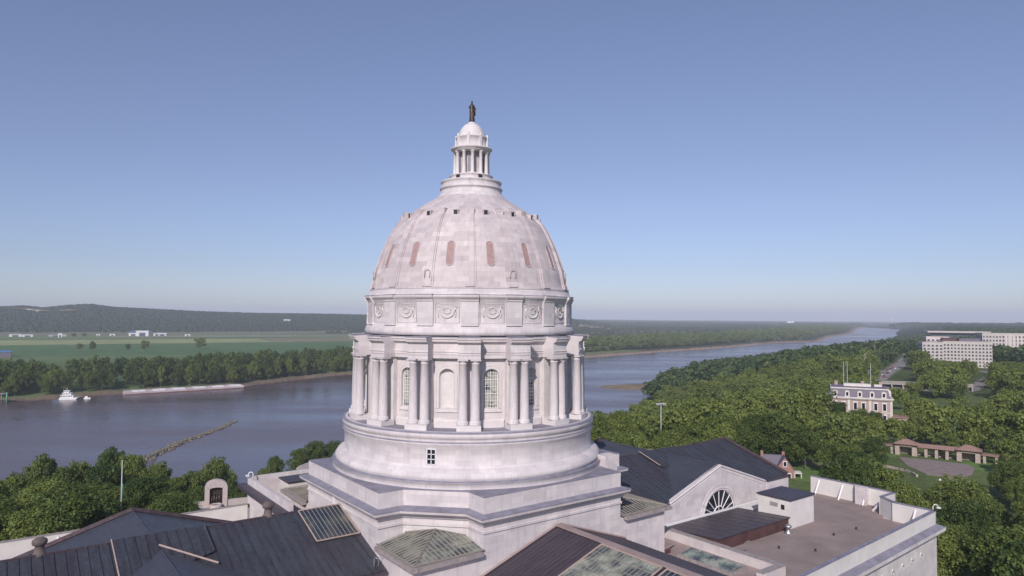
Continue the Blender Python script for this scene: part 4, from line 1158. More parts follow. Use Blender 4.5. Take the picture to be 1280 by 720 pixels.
for x, y, zt in LT:
    zg = hz1(x, y); H = max(7.5, zt-zg)
    special = None
    if (x, y) == (-96.1, 225): special = 'slender bright green tree rising just behind the stone arch monument'
    if (x, y) == (-98.1, 290): special = 'small green tree standing alone by the river left of the pedestal'
    TREES_L.append(tree(x, y, H, min(12.5, H*.85)*R2.uniform(.85, 1.05) if not special else H*.5, True,
        special or ('full green tree on the river bluff below the left roofs' if y < 260 else 'olive green tree at the near water edge just left of the dome podium'),
        'trees on the bluff beyond the left roofs' if y < 260 else 'trees at the near water edge', R2, z=min(zg, zt-H)))

SKL = ([-300, 0, 22, 28, 60, 92, 100, 120, 128, 165, 195, 203, 215, 240, 252, 262, 278, 290, 335], [600, 592, 590, 566, 558, 566, 582, 582, 566, 556, 566, 588, 596, 598, 590, 568, 572, 602, 606])
for x, y in scatter((-215, -70), (136, 288), 11.0):
    if abs(x+76) < 20 and y < 196 and y > 165: continue
    if seg_dist(NEAR, np.array([x]), np.array([y]))[0] < 5 or in_poly(RIV, np.array([x]), np.array([y]))[0]: continue
    dx, dy = x-CX, y-CY; v = -dx*sin(TH)+dy*cos(TH); u = dx*cos(TH)+dy*sin(TH)
    if v < 40 and u > -80: continue
    zg = hz1(x, y); px, py = px_of(x, y, zg+10)
    if px < -60 or px > 330: continue
    yl = np.interp(px, *SKL)+R2.uniform(4, 26)
    H = min(R2.uniform(8, 15.5), 78-(yl-390)*y/860-zg)
    if H < 3.2: continue
    dd = y; tx, ty = px_of(x, y, zg+H); hw_ = H*.45*860/dd
    if y < 182 and tx+hw_ > 252 and tx-hw_ < 288: continue
    if y < 152 and tx+hw_ > 155 and tx-hw_ < 163 and ty < 640: continue
    TREES_L.append(tree(x, y, H, min(12.5, max(4.2, H*.95))*R2.uniform(.9, 1.2), True, 'full green tree on the river bluff below the left roofs' if H > 6 else 'low leafy bush filling the gaps between the trees on the left bluff', 'trees on the bluff beyond the left roofs' if H > 6 else 'bushes on the left bluff', R2))

# exclusion zones on the right
bc = np.array([CX, CY])
def blocked(x, y):
    dx, dy = x-CX, y-CY; u = dx*cos(TH)+dy*sin(TH); v = -dx*sin(TH)+dy*cos(TH)
    if abs(u) < 72 and abs(v) < 43: return True
    if hypot(x-157, y-316) < 17 or (abs(x-157) < 17 and 288 < y < 330): return True
    if hypot(x-136, y-224) < 14 or abs((x-138)*.55+(y-240)*.84) < 9 and abs(x-145) < 20: return True
    if hypot(x-82, y-213) < 9: return True
    if hypot(x-190, y-287) < 20 or hypot(x-105, y-212) < 6: return True
    if hypot(x-144, y-199) < 9: return True
    A = np.array([x]), np.array([y])
    for P, w, c in ROADS:
        if seg_dist(P, *A)[0] < w/2+(4 if w > 4 else 2.5): return True
    for bx, by, rr_ in ((430, 668, 50), (640, 830, 90), (480, 790, 70), (760, 1180, 70), (440, 600, 22)):
        if hypot(x-bx, y-by) < rr_: return True
    if 195 < x < 330 and 440 < y < 500 and abs((y-474)+(x-255)*.5) < 13: return True
    return False
cand = []
S1 = [p for p in scatter((-10, 420), (105, 640), 9.6) if px_of(p[0], p[1], 40)[0] > 690 and px_of(p[0], p[1], 40)[0] < 1360]
S1 = [p for p in S1 if not blocked(*p)]
X1 = np.array(S1); dn = seg_dist(NEAR, X1[:, 0], X1[:, 1]); ok = (~in_poly(RIV, X1[:, 0], X1[:, 1])) & (dn > 4)
X1 = X1[ok]; dn = dn[ok]
# clearings so the garden, mansion front and lawns read
CLEAR = [(1114, 1242, 546, 584, 268), (1124, 1196, 570, 594, 240), (966, 1026, 564, 600, 222), (1038, 1116, 466, 508, 312), (1203, 1262, 528, 548, 285), (1102, 1142, 444, 474, 760),
         (1132, 1236, 481, 492, 480), (1205, 1248, 464, 486, 560), (1160, 1290, 405, 448, 900), (758, 815, 440, 497, 700), (1215, 1280, 552, 566, 252), (1255, 1290, 598, 622, 205), (1175, 1182, 606, 620, 185), (1098, 1124, 455, 480, 600), (1050, 1100, 440, 470, 400), (822, 832, 500, 530, 250)]
infr = []
for (x, y), d in zip(X1, dn):
    H = R2.choice((R2.uniform(9, 13), R2.uniform(12, 17), R2.uniform(15, 20))) if d > 40 else R2.uniform(7, 15)
    if hypot(x-157, y-285) < 26: H = R2.uniform(8, 11)
    if y < 235 and x > 95: H = R2.uniform(9, 13.5)
    px, py = px_of(x, y, hz1(x, y)+H*.7)
    if 735 < px < 1330 and py < 760:
        W_d = min(13.5, H*.85)*R2.uniform(.75, 1.25); dd = hypot(x, y); zb = hz1(x, y); hide = False
        tx, ty = px_of(x, y, zb+H); bx, by = px_of(x, y, zb+H*.25); hw_ = W_d*.5*860/dd
        for (a0, a1, b0, b1, dmax) in CLEAR:
            if dd < dmax and tx+hw_*.8 > a0 and tx-hw_*.8 < a1 and ty < b1 and by > b0: hide = True
        if not hide: infr.append((dd, x, y, H, W_d))
infr.sort()
NI = 286-62-len(TREES_L); near, rest = infr[:NI], infr[NI:]
for d, x, y, H, W_d in near:
    if y < 215: lb, gp = 'leafy green tree in the grove between the flat roof corner and the garden', 'trees in the grove beside the flat roof'
    elif x < 75: lb, gp = 'light green riverside tree in the woods just right of the dome', 'riverside trees right of the dome'
    elif x > 165 and y < 330: lb, gp = 'park tree with rounded crown standing around the lawns below the mansion', 'park trees around the lawns'
    else: lb, gp = 'dense green woodland tree in the wooded slope between dome and mansion', 'woodland trees between dome and mansion'
    tree(x, y, H, W_d, d < 330, lb, gp, R2)
for x, y, H in ((138, 291, 12.5), (144, 287, 11), (150.5, 288, 9.5), (157, 285, 7.5), (133, 298, 14), (164, 289, 6)):
    tree(x, y, H, H*.8, True, 'tree growing right in front of the mansion and hiding its ground floor', 'trees in front of the mansion', R2)
rl = [crown_arrays(np.random.default_rng(300+i), 15, 115, .029, (.43, .40, .46, .38)[i]) for i in range(4)]
rg_ = np.random.default_rng(44)
def mass(name, pts, hr, wf, lods, mat, label=None, cat=None, zoff=0):
    XY = np.array([(p[0], p[1]) for p in pts]); Z = height(XY[:, 0], XY[:, 1])+zoff
    Hs = np.array([p[2] if len(p) > 2 else 0 for p in pts]); Hs = np.where(Hs > 0, Hs, rg_.uniform(*hr, len(pts)))
    o = merged_trees(name, XY, Z, Hs, Hs*wf*rg_.uniform(.85, 1.2, len(pts)), lods, mat, rg_)
    tag(o, label, cat, kind='stuff'); return o
if rest: mass('wooded_slope', [(x, y, H) for d, x, y, H, W_d in rest], (11, 17), .8, rl, M['leaf'], 'mass of green woodland filling the slope beyond the nearest trees on the right', 'woodland')
# south bank beyond 640 m
S2 = [p for p in scatter((100, 1500), (640, 2000), 11.5) if px_of(p[0], p[1], 40)[0] < 1340 and px_of(p[0], p[1], 40)[0] > 800 and not blocked(*p)]
X2 = np.array(S2); X2 = X2[(~in_poly(RIV, X2[:, 0], X2[:, 1])) & (seg_dist(NEAR, X2[:, 0], X2[:, 1]) < seg_dist(FAR, X2[:, 0], X2[:, 1])) & (seg_dist(NEAR, X2[:, 0], X2[:, 1]) > 5)]
lo = [crown_arrays(np.random.default_rng(320+i), 9, 16, .080, .44) for i in range(4)]
mass('distant_south_woods', [tuple(p) for p in X2], (12, 20), .85, lo, M['leaf_far'], 'distant green woods along the near bank reaching to the horizon at right', 'woodland')
# far bank: strip of cottonwoods
def bank_pts(P, s0, s1, step, xr):
    out = []
    for (x0, y0), (x1, y1) in zip(P, P[1:]):
        L = hypot(x1-x0, y1-y0); nx, ny = -(y1-y0)/L, (x1-x0)/L
        for k in range(int(L/step)):
            s = s0
            while s < s1:
                t_ = (k+R2.random())/(L/step)
                out.append((x0+(x1-x0)*t_+nx*(s+R2.uniform(-3, 3)), y0+(y1-y0)*t_+ny*(s+R2.uniform(-3, 3)))); s += step
    return [p for p in out if xr[0] < px_of(p[0], p[1], 10)[0] < xr[1]]
B1 = bank_pts(FAR[1:12], 16, 120, 9.5, (-60, 470))
B1 = [p for p in B1 if not in_poly(RIV, np.array([p[0]]), np.array([p[1]]))[0]]
big = []
B1s = sorted(B1, key=lambda p: seg_dist(FAR, np.array([p[0]]), np.array([p[1]]))[0]+R2.uniform(0, 3))
for x, y in B1s[:62]:
    tree(x, y, R2.uniform(15, 25), R2.uniform(9, 13), False, 'tall cottonwood in the front row of trees along the far river bank at left', 'front row trees on the far river bank', R2)
ml = [crown_arrays(np.random.default_rng(340+i), 14, 75, .034, (.38, .36, .42, .34)[i]) for i in range(4)]
mass('far_bank_woods', [tuple(p) for p in B1s[62:]], (18, 29), .52, ml, M['leaf'], 'dense band of dark green trees behind the front row on the far river bank', 'woodland')
for x, y, H, W_d in ((-823, 1316, 15, 13), (-790, 1300, 19, 14), (-708, 1330, 20, 17), (-737, 1325, 14, 11), (-633, 1402, 24, 22), (-1299, 2045, 12, 16), (-1270, 2048, 13, 15)):
    lb = {(-823): 'first of the dark trees standing in the green field from the left', (-790): 'lower bushy tree beside the first dark field tree', (-708): 'tall dark round tree in the field behind the riverside woods', (-737): 'smaller tree left of the tall round field tree', (-633): 'largest lone dark tree in the field, above the right end of the barge', (-1299): 'left dark clump tree in the far field below the hills', (-1270): 'right dark clump tree in the far field below the hills'}[x]
    tree(x, y, H, W_d, False, lb, None, R2)
# far bank right of the dome
B2 = bank_pts(FAR[10:20], 62, 330, 15, (700, 1100))
B2 = [p for p in B2 if not in_poly(FIELDS[7][0], np.array([p[0]]), np.array([p[1]]))[0] and not in_poly(RIV, np.array([p[0]]), np.array([p[1]]))[0]]
mass('north_bank_woods', [tuple(p) for p in B2], (14, 24), .7, lo, M['leaf_far'], 'band of green trees on the far bank to the right of the dome', 'woodland')
# very far canopy: little rounded clumps
def clump(seed):
    r = np.random.default_rng(seed); V = []; 
    ring = [(0, 6), (.34, 6), (.46, 6)]
    V.append((0, 0, 1.0))
    for k, (z, rad) in enumerate(((.78, .34), (.38, .5), (0, .46))):
        for i in range(6):
            a = 2*pi*(i+.5*k)/6; q = rad*(1+.3*(r.random()-.5)); V.append((q*cos(a), q*sin(a), z*(1+.2*(r.random()-.5))))
    F = []
    F += [(0, 1, 2, 3), (0, 3, 4, 5), (0, 5, 6, 1)]
    for k in (0, 1):
        for i in range(6): F.append((1+6*k+i, 7+6*k+i, 7+6*k+(i+1) % 6, 1+6*k+(i+1) % 6))
    return np.array(V), np.array(F), np.full(len(V), .5)
cl = [clump(i) for i in range(5)]
def canopy(name, az0, az1, r0, r1, step, h, label, keep=lambda x, y: True):
    pts = []; r = r0
    while r < r1:
        st = step*(r/r0)**.6; n = int(r*radians(az1-az0)/st)
        for k in range(n):
            a = radians(az0)+radians(az1-az0)*(k+R2.random())/n; rr_ = r+R2.uniform(-.5, .5)*st
            pts.append((rr_*sin(a), rr_*cos(a)))
        r += st
    P = np.array(pts); m = ~in_poly(RIV, P[:, 0], P[:, 1])
    for F_, c_ in FIELDS[:7]: m &= ~in_poly(F_, P[:, 0], P[:, 1])
    m &= keep(P[:, 0], P[:, 1]); P = P[m]
    Z = height(P[:, 0], P[:, 1])-2; Hs = rg_.uniform(h*.6, h*1.15, len(P)); Ws = np.hypot(P[:, 0], P[:, 1])*0+step*1.0*(np.hypot(P[:, 0], P[:, 1])/r0)**.6*rg_.uniform(.9, 1.5, len(P))
    o = merged_trees(name, P, Z, Hs, Ws*.84, cl, M['leaf_hill'], rg_); tag(o, label, 'woodland', kind='stuff')
canopy('hill_woods', -41, 3, 2700, 4600, 16, 11, 'hazy dark green forest covering the low hills at the left horizon')
canopy('plain_woods', 3, 27, 2000, 9000, 24, 17, 'hazy strips of woods on the flat land beyond the river', keep=lambda x, y: (seg_dist(FAR, x, y) < seg_dist(NEAR, x, y)) & ((vnoise(x, y, 500, 71) > .38) | (np.hypot(x, y) > 5200)) & (seg_dist(FAR, x, y) > 60))
canopy('upland_woods', 20, 41, 1500, 8000, 22, 17, 'hazy wooded uplands along the right horizon', keep=lambda x, y: (seg_dist(FAR, x, y) > seg_dist(NEAR, x, y)) & (np.vectorize(lambda a, b: not (hypot(a-640, b-830) < 90 or hypot(a-760, b-1180) < 70))(x, y)) & (seg_dist(NEAR, x, y) > 20))
# ------------------------------------------------------------------ MONUMENT, POLES
ar = empty('stone_arch_monument', (-76.2, 180, 28.0), radians(24))
tag(ar, 'pale stone arch framing a dark bronze relief, standing behind the white roof wall at left', 'monument')
q = MB(); W1, W0, Hh = 2.7, 1.55, 6.9; n = 14
for e in (-1, 1): q.box(*sorted((e*W0, e*W1)), -.8, .8, 0, 5.0)
def ry(x): return 5.0+1.75*sqrt(max(0, 1-(x/W1)**2))+.15
def iy(x): return 4.6+.4*sqrt(max(0, 1-(x/W0)**2)) if abs(x) < W0 else 5.0
for i in range(n):
    a, b = -W1+2*W1*i/n, -W1+2*W1*(i+1)/n
    za, zb = (5.0 if abs(a) >= W0 else iy(a)), (5.0 if abs(b) >= W0 else iy(b))
    for y in (-.8, .8): q.quad((a, y, za), (b, y, zb), (b, y, ry(b)), (a, y, ry(a)))
    q.quad((a, -.8, ry(a)), (b, -.8, ry(b)), (b, .8, ry(b)), (a, .8, ry(a))); q.quad((a, -.8, za), (b, -.8, zb), (b, .8, zb), (a, .8, za))
q.build('arch', M['archstone'], ar)
q = MB(); q.box(-W0, W0, .25, .45, .5, 5.0); q.build('back_panel', M['bronze'], ar)
q = MB()
for k, (x, h) in enumerate(((-.95, 2.3), (-.4, 2.7), (.2, 2.5), (.8, 2.8))):
    q.lathe([(.0, 1.0), (.34, 1.0), (.26, 1.6), (.36, h-.2), (.12, h), (.2, h+.2), (.16, h+.42), (0, h+.5)], 10, (x, .05)); q.tube([(x-.3, -.1, h-.4), (x-.1, -.3, h-.9), (x+.2, -.3, h-.8)], .09, 5)
q.build('relief_figures', M['bronze'], ar)
q = MB(); q.lathe([(1.5, 0), (1.5, .8), (1.25, .95), (1.15, .6), (0, .6)], 24, (0, -1.3)); q.box(-W0, W0, -.7, .6, 0, .6); q.build('basin', M['archstone'], ar)
w = MB()
for e in (-1, 1):
    x0, x1 = sorted((e*W1, e*9.0)); w.box(x0, x1, -.5, .5, 0, 1.5); x0, x1 = sorted((e*9.0, e*10.0)); w.box(x0, x1, -.8, .8, 0, 2.1)
w.build('flanking_wall', M['archstone'], ar)
tag(w2 := MB().box(-92, -58, 168, 178.5, 27.4, 28.12).build('paved_terrace', M['concrete']), kind='structure')
fp = empty('flagpole', (-83.9, 150, 27.6)); tag(fp, 'tall bare white flagpole in front of the left trees', 'flagpole')
q = MB(); q.tube([(0, 0, 0), (0, 0, 18.2)], .16, 8, r2=.10); q.build('pole', M['lamp'], fp)
q = MB(); q.lathe([(0, 18.2), (.2, 18.3), (.2, 18.45), (0, 18.55)], 10); q.build('finial', M['lamp'], fp)
q = MB(); q.tube([(.30, 0, 10.0), (.28, .1, 12.2), (.2, 0, 13.5)], .09, 5); q.build('halyard_bundle', M['green_paint'], fp)
z = hz1(54.5, 252); lm = empty('floodlight_mast', (54.5, 252, z)); tag(lm, 'grey T-shaped floodlight mast rising from the trees right of the dome', 'light mast')
q = MB(); q.tube([(0, 0, 0), (0, 0, 46.2-z)], .22, 8, r2=.15); q.build('pole', M['lamp'], lm)
q = MB(); q.box(-1.8, 1.8, -.12, .12, 45.9-z, 46.2-z); q.build('crossbar', M['lamp'], lm)
for x in (-1.5, -.8, .8, 1.5):
    q = MB(); q.box(x-.25, x+.25, -.5, -.1, 45.45-z, 45.9-z); q.build('lamp_head', M['concrete'], lm)
for i, (x, y, h) in enumerate(((160, 333, 56.5), (162.3, 334, 56.3), (171.5, 330, 55.8), (286, 560, 48), (300, 585, 47), (330, 640, 46.5), (352, 690, 47), (371, 705, 52), (243, 470, 42), (386, 560, 41))):
    z = hz1(x, y); p0 = empty('street_pole', (x, y, z))
    tag(p0, ('left of two tall white poles behind the mansion', 'right of two tall white poles behind the mansion', 'single tall pole behind the right end of the mansion roof')[i] if i < 3 else ('thin grey street pole beside the road climbing away behind the mansion' if i < 8 else 'short grey lamp pole beside the curved parking ramp'), 'pole', None if i < 3 else ('street poles along the far road' if i < 8 else 'lamp poles by the ramp'))
    q = MB(); q.tube([(0, 0, 0), (0, 0, h-z)], .17 if i < 3 else .12, 7, r2=.1); q.build('pole', M['lamp'], p0)
    if i >= 3: q = MB(); q.tube([(0, 0, h-z-.2), (1.6, 0, h-z+.2), (2.2, 0, h-z)], .12, 5); q.build('lamp_arm', M['lamp'], p0)

# ------------------------------------------------------------------ generic windowed facade helper
def wins(mb, y, xs, zs, w, h, out=-1, d=.08):
    for x in xs:
        for z_ in zs: mb.box(x-w/2, x+w/2, *sorted((y, y+out*d)), z_, z_+h)

# ------------------------------------------------------------------ MANSION
mz = 31.0; mn = empty('mansion', (157.0, 313, mz), radians(-24))
tag(mn, 'pale pink brick mansion with grey mansard roof and dormers among the trees at right', 'mansion')
LX, LY = 12.4, 8.0; EZ = 10.6
q = MB(); q.box(-LX, LX, -LY, LY, 0, EZ); q.build('brick_wall', M['pinkbrick'], mn)
q = MB()
for x in (-LX, -4.2, 4.2, LX-.0):
    q.box(x-.45, x+.45, -LY-.12, -LY+.2, 0, EZ)
for y in (-LY, 0, LY): q.box(LX-.1, LX+.12, y-.4, y+.4, 0, EZ)
q.box(-LX-.15, LX+.15, -LY-.15, LY+.15, 5.0, 5.4); q.box(-LX-.6, LX+.6, -LY-.6, LY+.6, EZ, EZ+.35); q.box(-LX-.9, LX+.9, -LY-.9, LY+.9, EZ+.35, EZ+.9)
q.box(-LX+.9, LX-.9, -LY+.7, LY-.7, EZ+4.4, EZ+4.9)
q.build('stone_trim', M['cream'], mn)
q = MB()
def rect(a, b): return [(-a, -b), (a, -b), (a, b), (-a, b)]
q.loft([(rect(LX+.3, LY+.3), EZ+.9), (rect(LX-.5, LY-.5), EZ+2.2), (rect(LX-1.1, LY-1.0), EZ+4.4)]); ro = q.build('mansard_roof', M['slate'], mn)
q = MB(); q.box(-LX+1.2, LX-1.2, -LY+1.0, LY-1.0, EZ+4.9, EZ+5.1); q.build('flat_roof', M['slate'], ro)
q = MB(); q.box(-6, 5, -1.5, 2.5, EZ+5.1, EZ+6.2); q.box(6.5, 9.5, 1, 4, EZ+5.1, EZ+5.9); q.build('roof_curb', M['cream'], ro)
for x, y in ((-9, 4), (9.3, 5), (2, 6)):
    q = MB(); q.box(x-.6, x+.6, y-.5, y+.5, EZ+4.9, EZ+6.6); q.box(x-.75, x+.75, y-.65, y+.65, EZ+6.6, EZ+6.9); q.build('chimney', M['pinkbrick'], ro)
for i, x in enumerate((-9.6, -4.8, 0.2, 5.0, 9.6)):
    q = MB(); q.box(x-.95, x+.95, -LY-.25, -LY+1.2, EZ+.95, EZ+3.1)
    for k in range(6):
        a0, a1 = pi*k/6, pi*(k+1)/6
        q.quad((x, -LY-.25, EZ+3.1), (x+.95*cos(a0), -LY-.25, EZ+3.1+.6*sin(a0)), (x+.95*cos(a1), -LY-.25, EZ+3.1+.6*sin(a1)))
        q.quad((x+.95*cos(a0), -LY-.25, EZ+3.1+.6*sin(a0)), (x+.95*cos(a1), -LY-.25, EZ+3.1+.6*sin(a1)), (x+.95*cos(a1), -LY+1.6, EZ+3.1+.6*sin(a1)), (x+.95*cos(a0), -LY+1.6, EZ+3.1+.6*sin(a0)))
    dm = q.build('dormer', M['cream'], ro)
    q = MB(); q.box(x-.45, x+.45, -LY-.32, -LY-.26, EZ+1.4, EZ+3.0); q.build('dormer_window', M['pane_dark'], dm)
for y in (-4, 2.5):
    q = MB(); q.box(LX-1.2, LX+.25, y-.9, y+.9, EZ+.95, EZ+3.3); q.quad((LX+.25, y-.9, EZ+3.3), (LX+.25, y+.9, EZ+3.3), (LX+.25, y, EZ+3.9)); q.quad((LX+.25, y-.9, EZ+3.3), (LX+.25, y, EZ+3.9), (LX-1.2, y, EZ+3.9), (LX-1.2, y-.9, EZ+3.3))
    q.quad((LX+.25, y+.9, EZ+3.3), (LX+.25, y, EZ+3.9), (LX-1.2, y, EZ+3.9), (LX-1.2, y+.9, EZ+3.3)); dm = q.build('dormer', M['cream'], ro)
    q = MB(); q.box(LX+.26, LX+.32, y-.45, y+.45, EZ+1.4, EZ+3.0); q.build('dormer_window', M['pane_dark'], dm)
for x in (-9.8, -6.4, -1.6, 1.6, 6.4, 9.8):
    for z_ in (1.2, 6.2):
        q = MB(); q.box(x-.6, x+.6, -LY-.06, -LY+.1, z_, z_+2.9); w_ = q.build('window', M['pane_dark'], mn)
        q = MB(); q.box(x-.85, x-.6, -LY-.14, -LY+.05, z_-.2, z_+3.1); q.box(x+.6, x+.85, -LY-.14, -LY+.05, z_-.2, z_+3.1); q.box(x-.95, x+.95, -LY-.2, -LY+.05, z_+2.9, z_+3.4); q.box(x-.9, x+.9, -LY-.2, -LY+.05, z_-.4, z_-.15); q.build('window_surround', M['white'], w_)
for y in (-5.4, -1.9, 2.4, 5.6):
    for z_ in (1.2, 6.2):
        q = MB(); q.box(LX-.1, LX+.06, y-.55, y+.55, z_, z_+2.9); w_ = q.build('window', M['pane_dark'], mn)
        q = MB(); q.box(LX-.05, LX+.14, y-.8, y-.55, z_-.2, z_+3.1); q.box(LX-.05, LX+.14, y+.55, y+.8, z_-.2, z_+3.1); q.box(LX-.05, LX+.2, y-.9, y+.9, z_+2.9, z_+3.4); q.build('window_surround', M['white'], w_)
q = MB(); q.box(LX+.1, LX+6.0, -LY-1.5, -1.5, 0, 3.6); q.build('side_porch', M['pinkbrick'], mn)
q = MB(); q.box(LX+.1, LX+6.3, -LY-1.9, -1.2, 3.6, 4.0); q.build('porch_roof', M['tile'], mn)

# ------------------------------------------------------------------ OFFICE BLOCKS on the hill
def office(name, label, loc, rz, parts, wall=None):
    e = empty(name, loc, rz); tag(e, label, 'building')
    for (x0, x1, y0, y1, h, fl, bays, bays_s, wm) in parts:
        q = MB(); q.box(x0, x1, y0, y1, 0, h); q.box(x0-.2, x1+.2, y0-.2, y1+.2, h, h+.8); q.build('wall', M[wm], e)
        q = MB(); q.box(x0+1, x1-1, y0+1, y1-1, h+.8, h+.9); q.build('roof', M['deck'], e)
        fh = (h-1.5)/fl
        for k in range(fl):
            q = MB(); zb = 1.2+fh*k
            for i in range(bays): xc = x0+(x1-x0)*(i+.5)/bays; w_ = (x1-x0)/bays*.27; q.box(xc-w_, xc+w_, y0-.12, y0+.1, zb, zb+fh*.52)
            for i in range(bays_s): yc = y0+(y1-y0)*(i+.5)/bays_s; w_ = (y1-y0)/bays_s*.27; q.box(x0-.12, x0+.1, yc-w_, yc+w_, zb, zb+fh*.52); q.box(x1-.1, x1+.12, yc-w_, yc+w_, zb, zb+fh*.52)
            q.box(x0+.1, x1-.1, y0-.05, y0+.05, zb-.12, zb+.03); q.box(x0-.05, x0+.05, y0, y1-.1, zb-.12, zb+.03); q.box(x1-.05, x1+.05, y0, y1-.1, zb-.12, zb+.03)
            q.build('window_row', M['office_glass'], e)
    return e
M['offwhite'] = plain('offwhite_concrete', (.53, .485, .455), .8, var=.06, scale=.1)
M['pinkish'] = plain('pinkish_render', (.62, .54, .53), .8, var=.06, scale=.1)
M['greyglass'] = plain('grey_glass', (.10, .12, .15), .25)
o1 = office('office_block', 'off-white stepped office block with grid of windows, nearest pale building on right hill', (432, 680, 29.5), radians(-17),
    [(-26, -8, -8, 8, 23.5, 7, 5, 4, 'offwhite'), (-7.6, 34, -6, 12, 24.5, 7, 14, 4, 'offwhite'), (-18, 2, 10, 22, 28.5, 8, 5, 3, 'pinkish')])
q = MB(); q.box(-6, 6, 0, 8, 25.4, 28.5); q.build('plant_room', M['redface'], o1)
q = MB(); q.box(8, 26, 0, 8, 25.4, 28); q.build('plant_room', M['slate'], o1)
o2 = office('long_office_block', 'long pale office building with rows of small windows at the right edge on the hill', (640, 838, 30), radians(-17),
    [(-62, 95, -10, 14, 28.5, 6, 46, 4, 'offwhite')])
q = MB()
for i in range(6): q.box(-38+i*4, -36+i*4, -10.35, -9.8, 4, 27)
q.build('facade_fins', M['pinkish'], o2)
o3 = office('glass_roofed_block', 'low grey glazed building with white flat roof behind the pale office blocks', (765, 1190, 33), radians(-17),
    [(-40, 42, -12, 16, 18, 3, 20, 4, 'greyglass')])
q = MB(); q.box(-46, 48, -18, 20, 19, 21.5); q.build('roof_slab', M['offwhite'], o3)
q = MB(); q.box(30, 62, -20, 10, 0, 19); q.build('end_wall', M['offwhite'], o3)
# retaining wall / parking deck
vd = empty('parking_deck', (270, 466, 29.5), radians(-21)); tag(vd, 'long low concrete parking deck with dark openings between mansion and office blocks', 'parking deck')
q = MB(); q.box(-20, 34, -5, 9, 3.2, 4.4); q.build('deck_slab', M['concrete'], vd)
q = MB(); q.box(-20, 34, -5.3, -5, 4.4, 5.3); q.build('deck_parapet', M['concrete'], vd)
for k in range(9):
    q = MB(); q.box(-19.6+k*6.6, -18.8+k*6.6, -4.9, -4.1, 0, 3.2); q.build('deck_pillar', M['concrete'], vd)
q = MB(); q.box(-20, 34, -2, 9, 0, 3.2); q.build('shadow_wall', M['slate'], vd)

# ------------------------------------------------------------------ GARDEN PAVILION
pz = 29.6; pv = empty('garden_pergola', (147.3, 240.0, pz), radians(-36)); tag(pv, 'stone garden colonnade with red clay tile roof and arched end pavilions', 'pergola')
def hip(mb, x0, x1, y0, y1, z0, z1, o=.5):
    x0 -= o; x1 += o; y0 -= o; y1 += o; m = (y1-y0)/2
    r = [(x0+m, (y0+y1)/2, z1), (x1-m, (y0+y1)/2, z1)] if x1-x0 > 2*m+.1 else [((x0+x1)/2, (y0+y1)/2, z1)]*2
    c = [(x0, y0, z0), (x1, y0, z0), (x1, y1, z0), (x0, y1, z0)]
    if r[0] == r[1]:
        for i in range(4): mb.quad(c[i], c[(i+1) % 4], r[0])
    else:
        mb.quad(c[0], c[1], r[1], r[0]); mb.quad(c[1], c[2], r[1]); mb.quad(c[2], c[3], r[0], r[1]); mb.quad(c[3], c[0], r[0])
    mb.quad(*[(a, b, z-.12) for a, b, z in reversed(c)])
for x in (-9.2, 9.2):      # end pavilions
    q = MB(); 
    for sx in (-1, 1): q.box(x+sx*2.6-.7, x+sx*2.6+.7, -2.4, 2.4, 0, 3.8)
    q.box(x-3.3, x+3.3, -2.4, 2.4, 3.0, 3.8); q.box(x-1.9, x+1.9, 1.6, 2.3, 0, 3.0)
    pb = q.build('end_pavilion', M['rubble'], pv)
    q = MB(); hip(q, x-3.3, x+3.3, -2.6, 2.6, 3.82, 5.4); q.build('pavilion_roof', M['tile'], pb)
for k in range(5):
    q = MB(); x = -6.2+k*3.1; q.box(x-.45, x+.45, -2.1, -1.2, 0, 3.2); q.build('pier', M['rubble'], pv)
q = MB(); q.box(-6.3, 6.3, 1.5, 2.0, 0, .9); q.build('back_wall', M['rubble'], pv)
for k in range(5):
    q = MB(); x = -6.2+k*3.1; q.box(x-.4, x+.4, 1.4, 2.1, .9, 3.2); q.build('pier', M['rubble'], pv)
q = MB(); q.quad((-6.4, -2.5, 3.2), (6.4, -2.5, 3.2), (6.4, 0, 4.3), (-6.4, 0, 4.3)); q.quad((-6.4, 2.5, 3.2), (6.4, 2.5, 3.2), (6.4, 0, 4.3), (-6.4, 0, 4.3)); q.quad((-6.4, -2.5, 3.1), (6.4, -2.5, 3.1), (6.4, 2.5, 3.1), (-6.4, 2.5, 3.1)); q.build('tile_roof', M['tile'], pv)
for s in (-1, 1):
    for k in range(2 if s < 0 else 3):
        q = MB(); x = s*(13.6+k*3.3); q.box(x-.4, x+.4, -1.5, -.7, 0, 2.6); q.box(x-.4, x+.4, 1, 1.8, 0, 2.6); q.build('trellis_pier', M['rubble'], pv)
    x0, x1 = sorted((s*12.8, s*(18.0 if s < 0 else 21.0))); q = MB(); q.box(x0, x1, -1.9, 2.1, 2.6, 2.9); q.build('trellis_roof', M['tile'], pv)
pt = MB(); pt.prism([(134, 240), (129, 226), (128, 214), (135, 209), (142, 214), (149, 223), (150, 229), (142, 236)][::-1], 29.2, 29.75)
M['plaza'] = plain('plaza_paving', (.25, .20, .185), .9, var=.2, scale=.5)
tag(pt.build('garden_plaza', M['plaza']), kind='structure')
fw = MB(); fw.prism([(131, 208), (137, 211), (133, 200), (128, 199)][::-1], 29.3, 29.85); tag(fw.build('plaza_steps', M['rubble']), kind='structure')
st_ = MB(); 
for k in range(6): st_.obox((139+k*2.3, 197+k*1.9), (.8, .6), (-.6, .8), 1.5, 2.6, 29.0, 29.5+k*.18)
tag(st_.build('garden_stair', M['rubble']), 'broad reddish stone steps beside the white car at the right edge', 'steps')
wl = empty('garden_wall', (128, 203, 29.4), radians(20)); tag(wl, 'low curved stone wall bordering the garden plaza', 'wall')
q = MB()
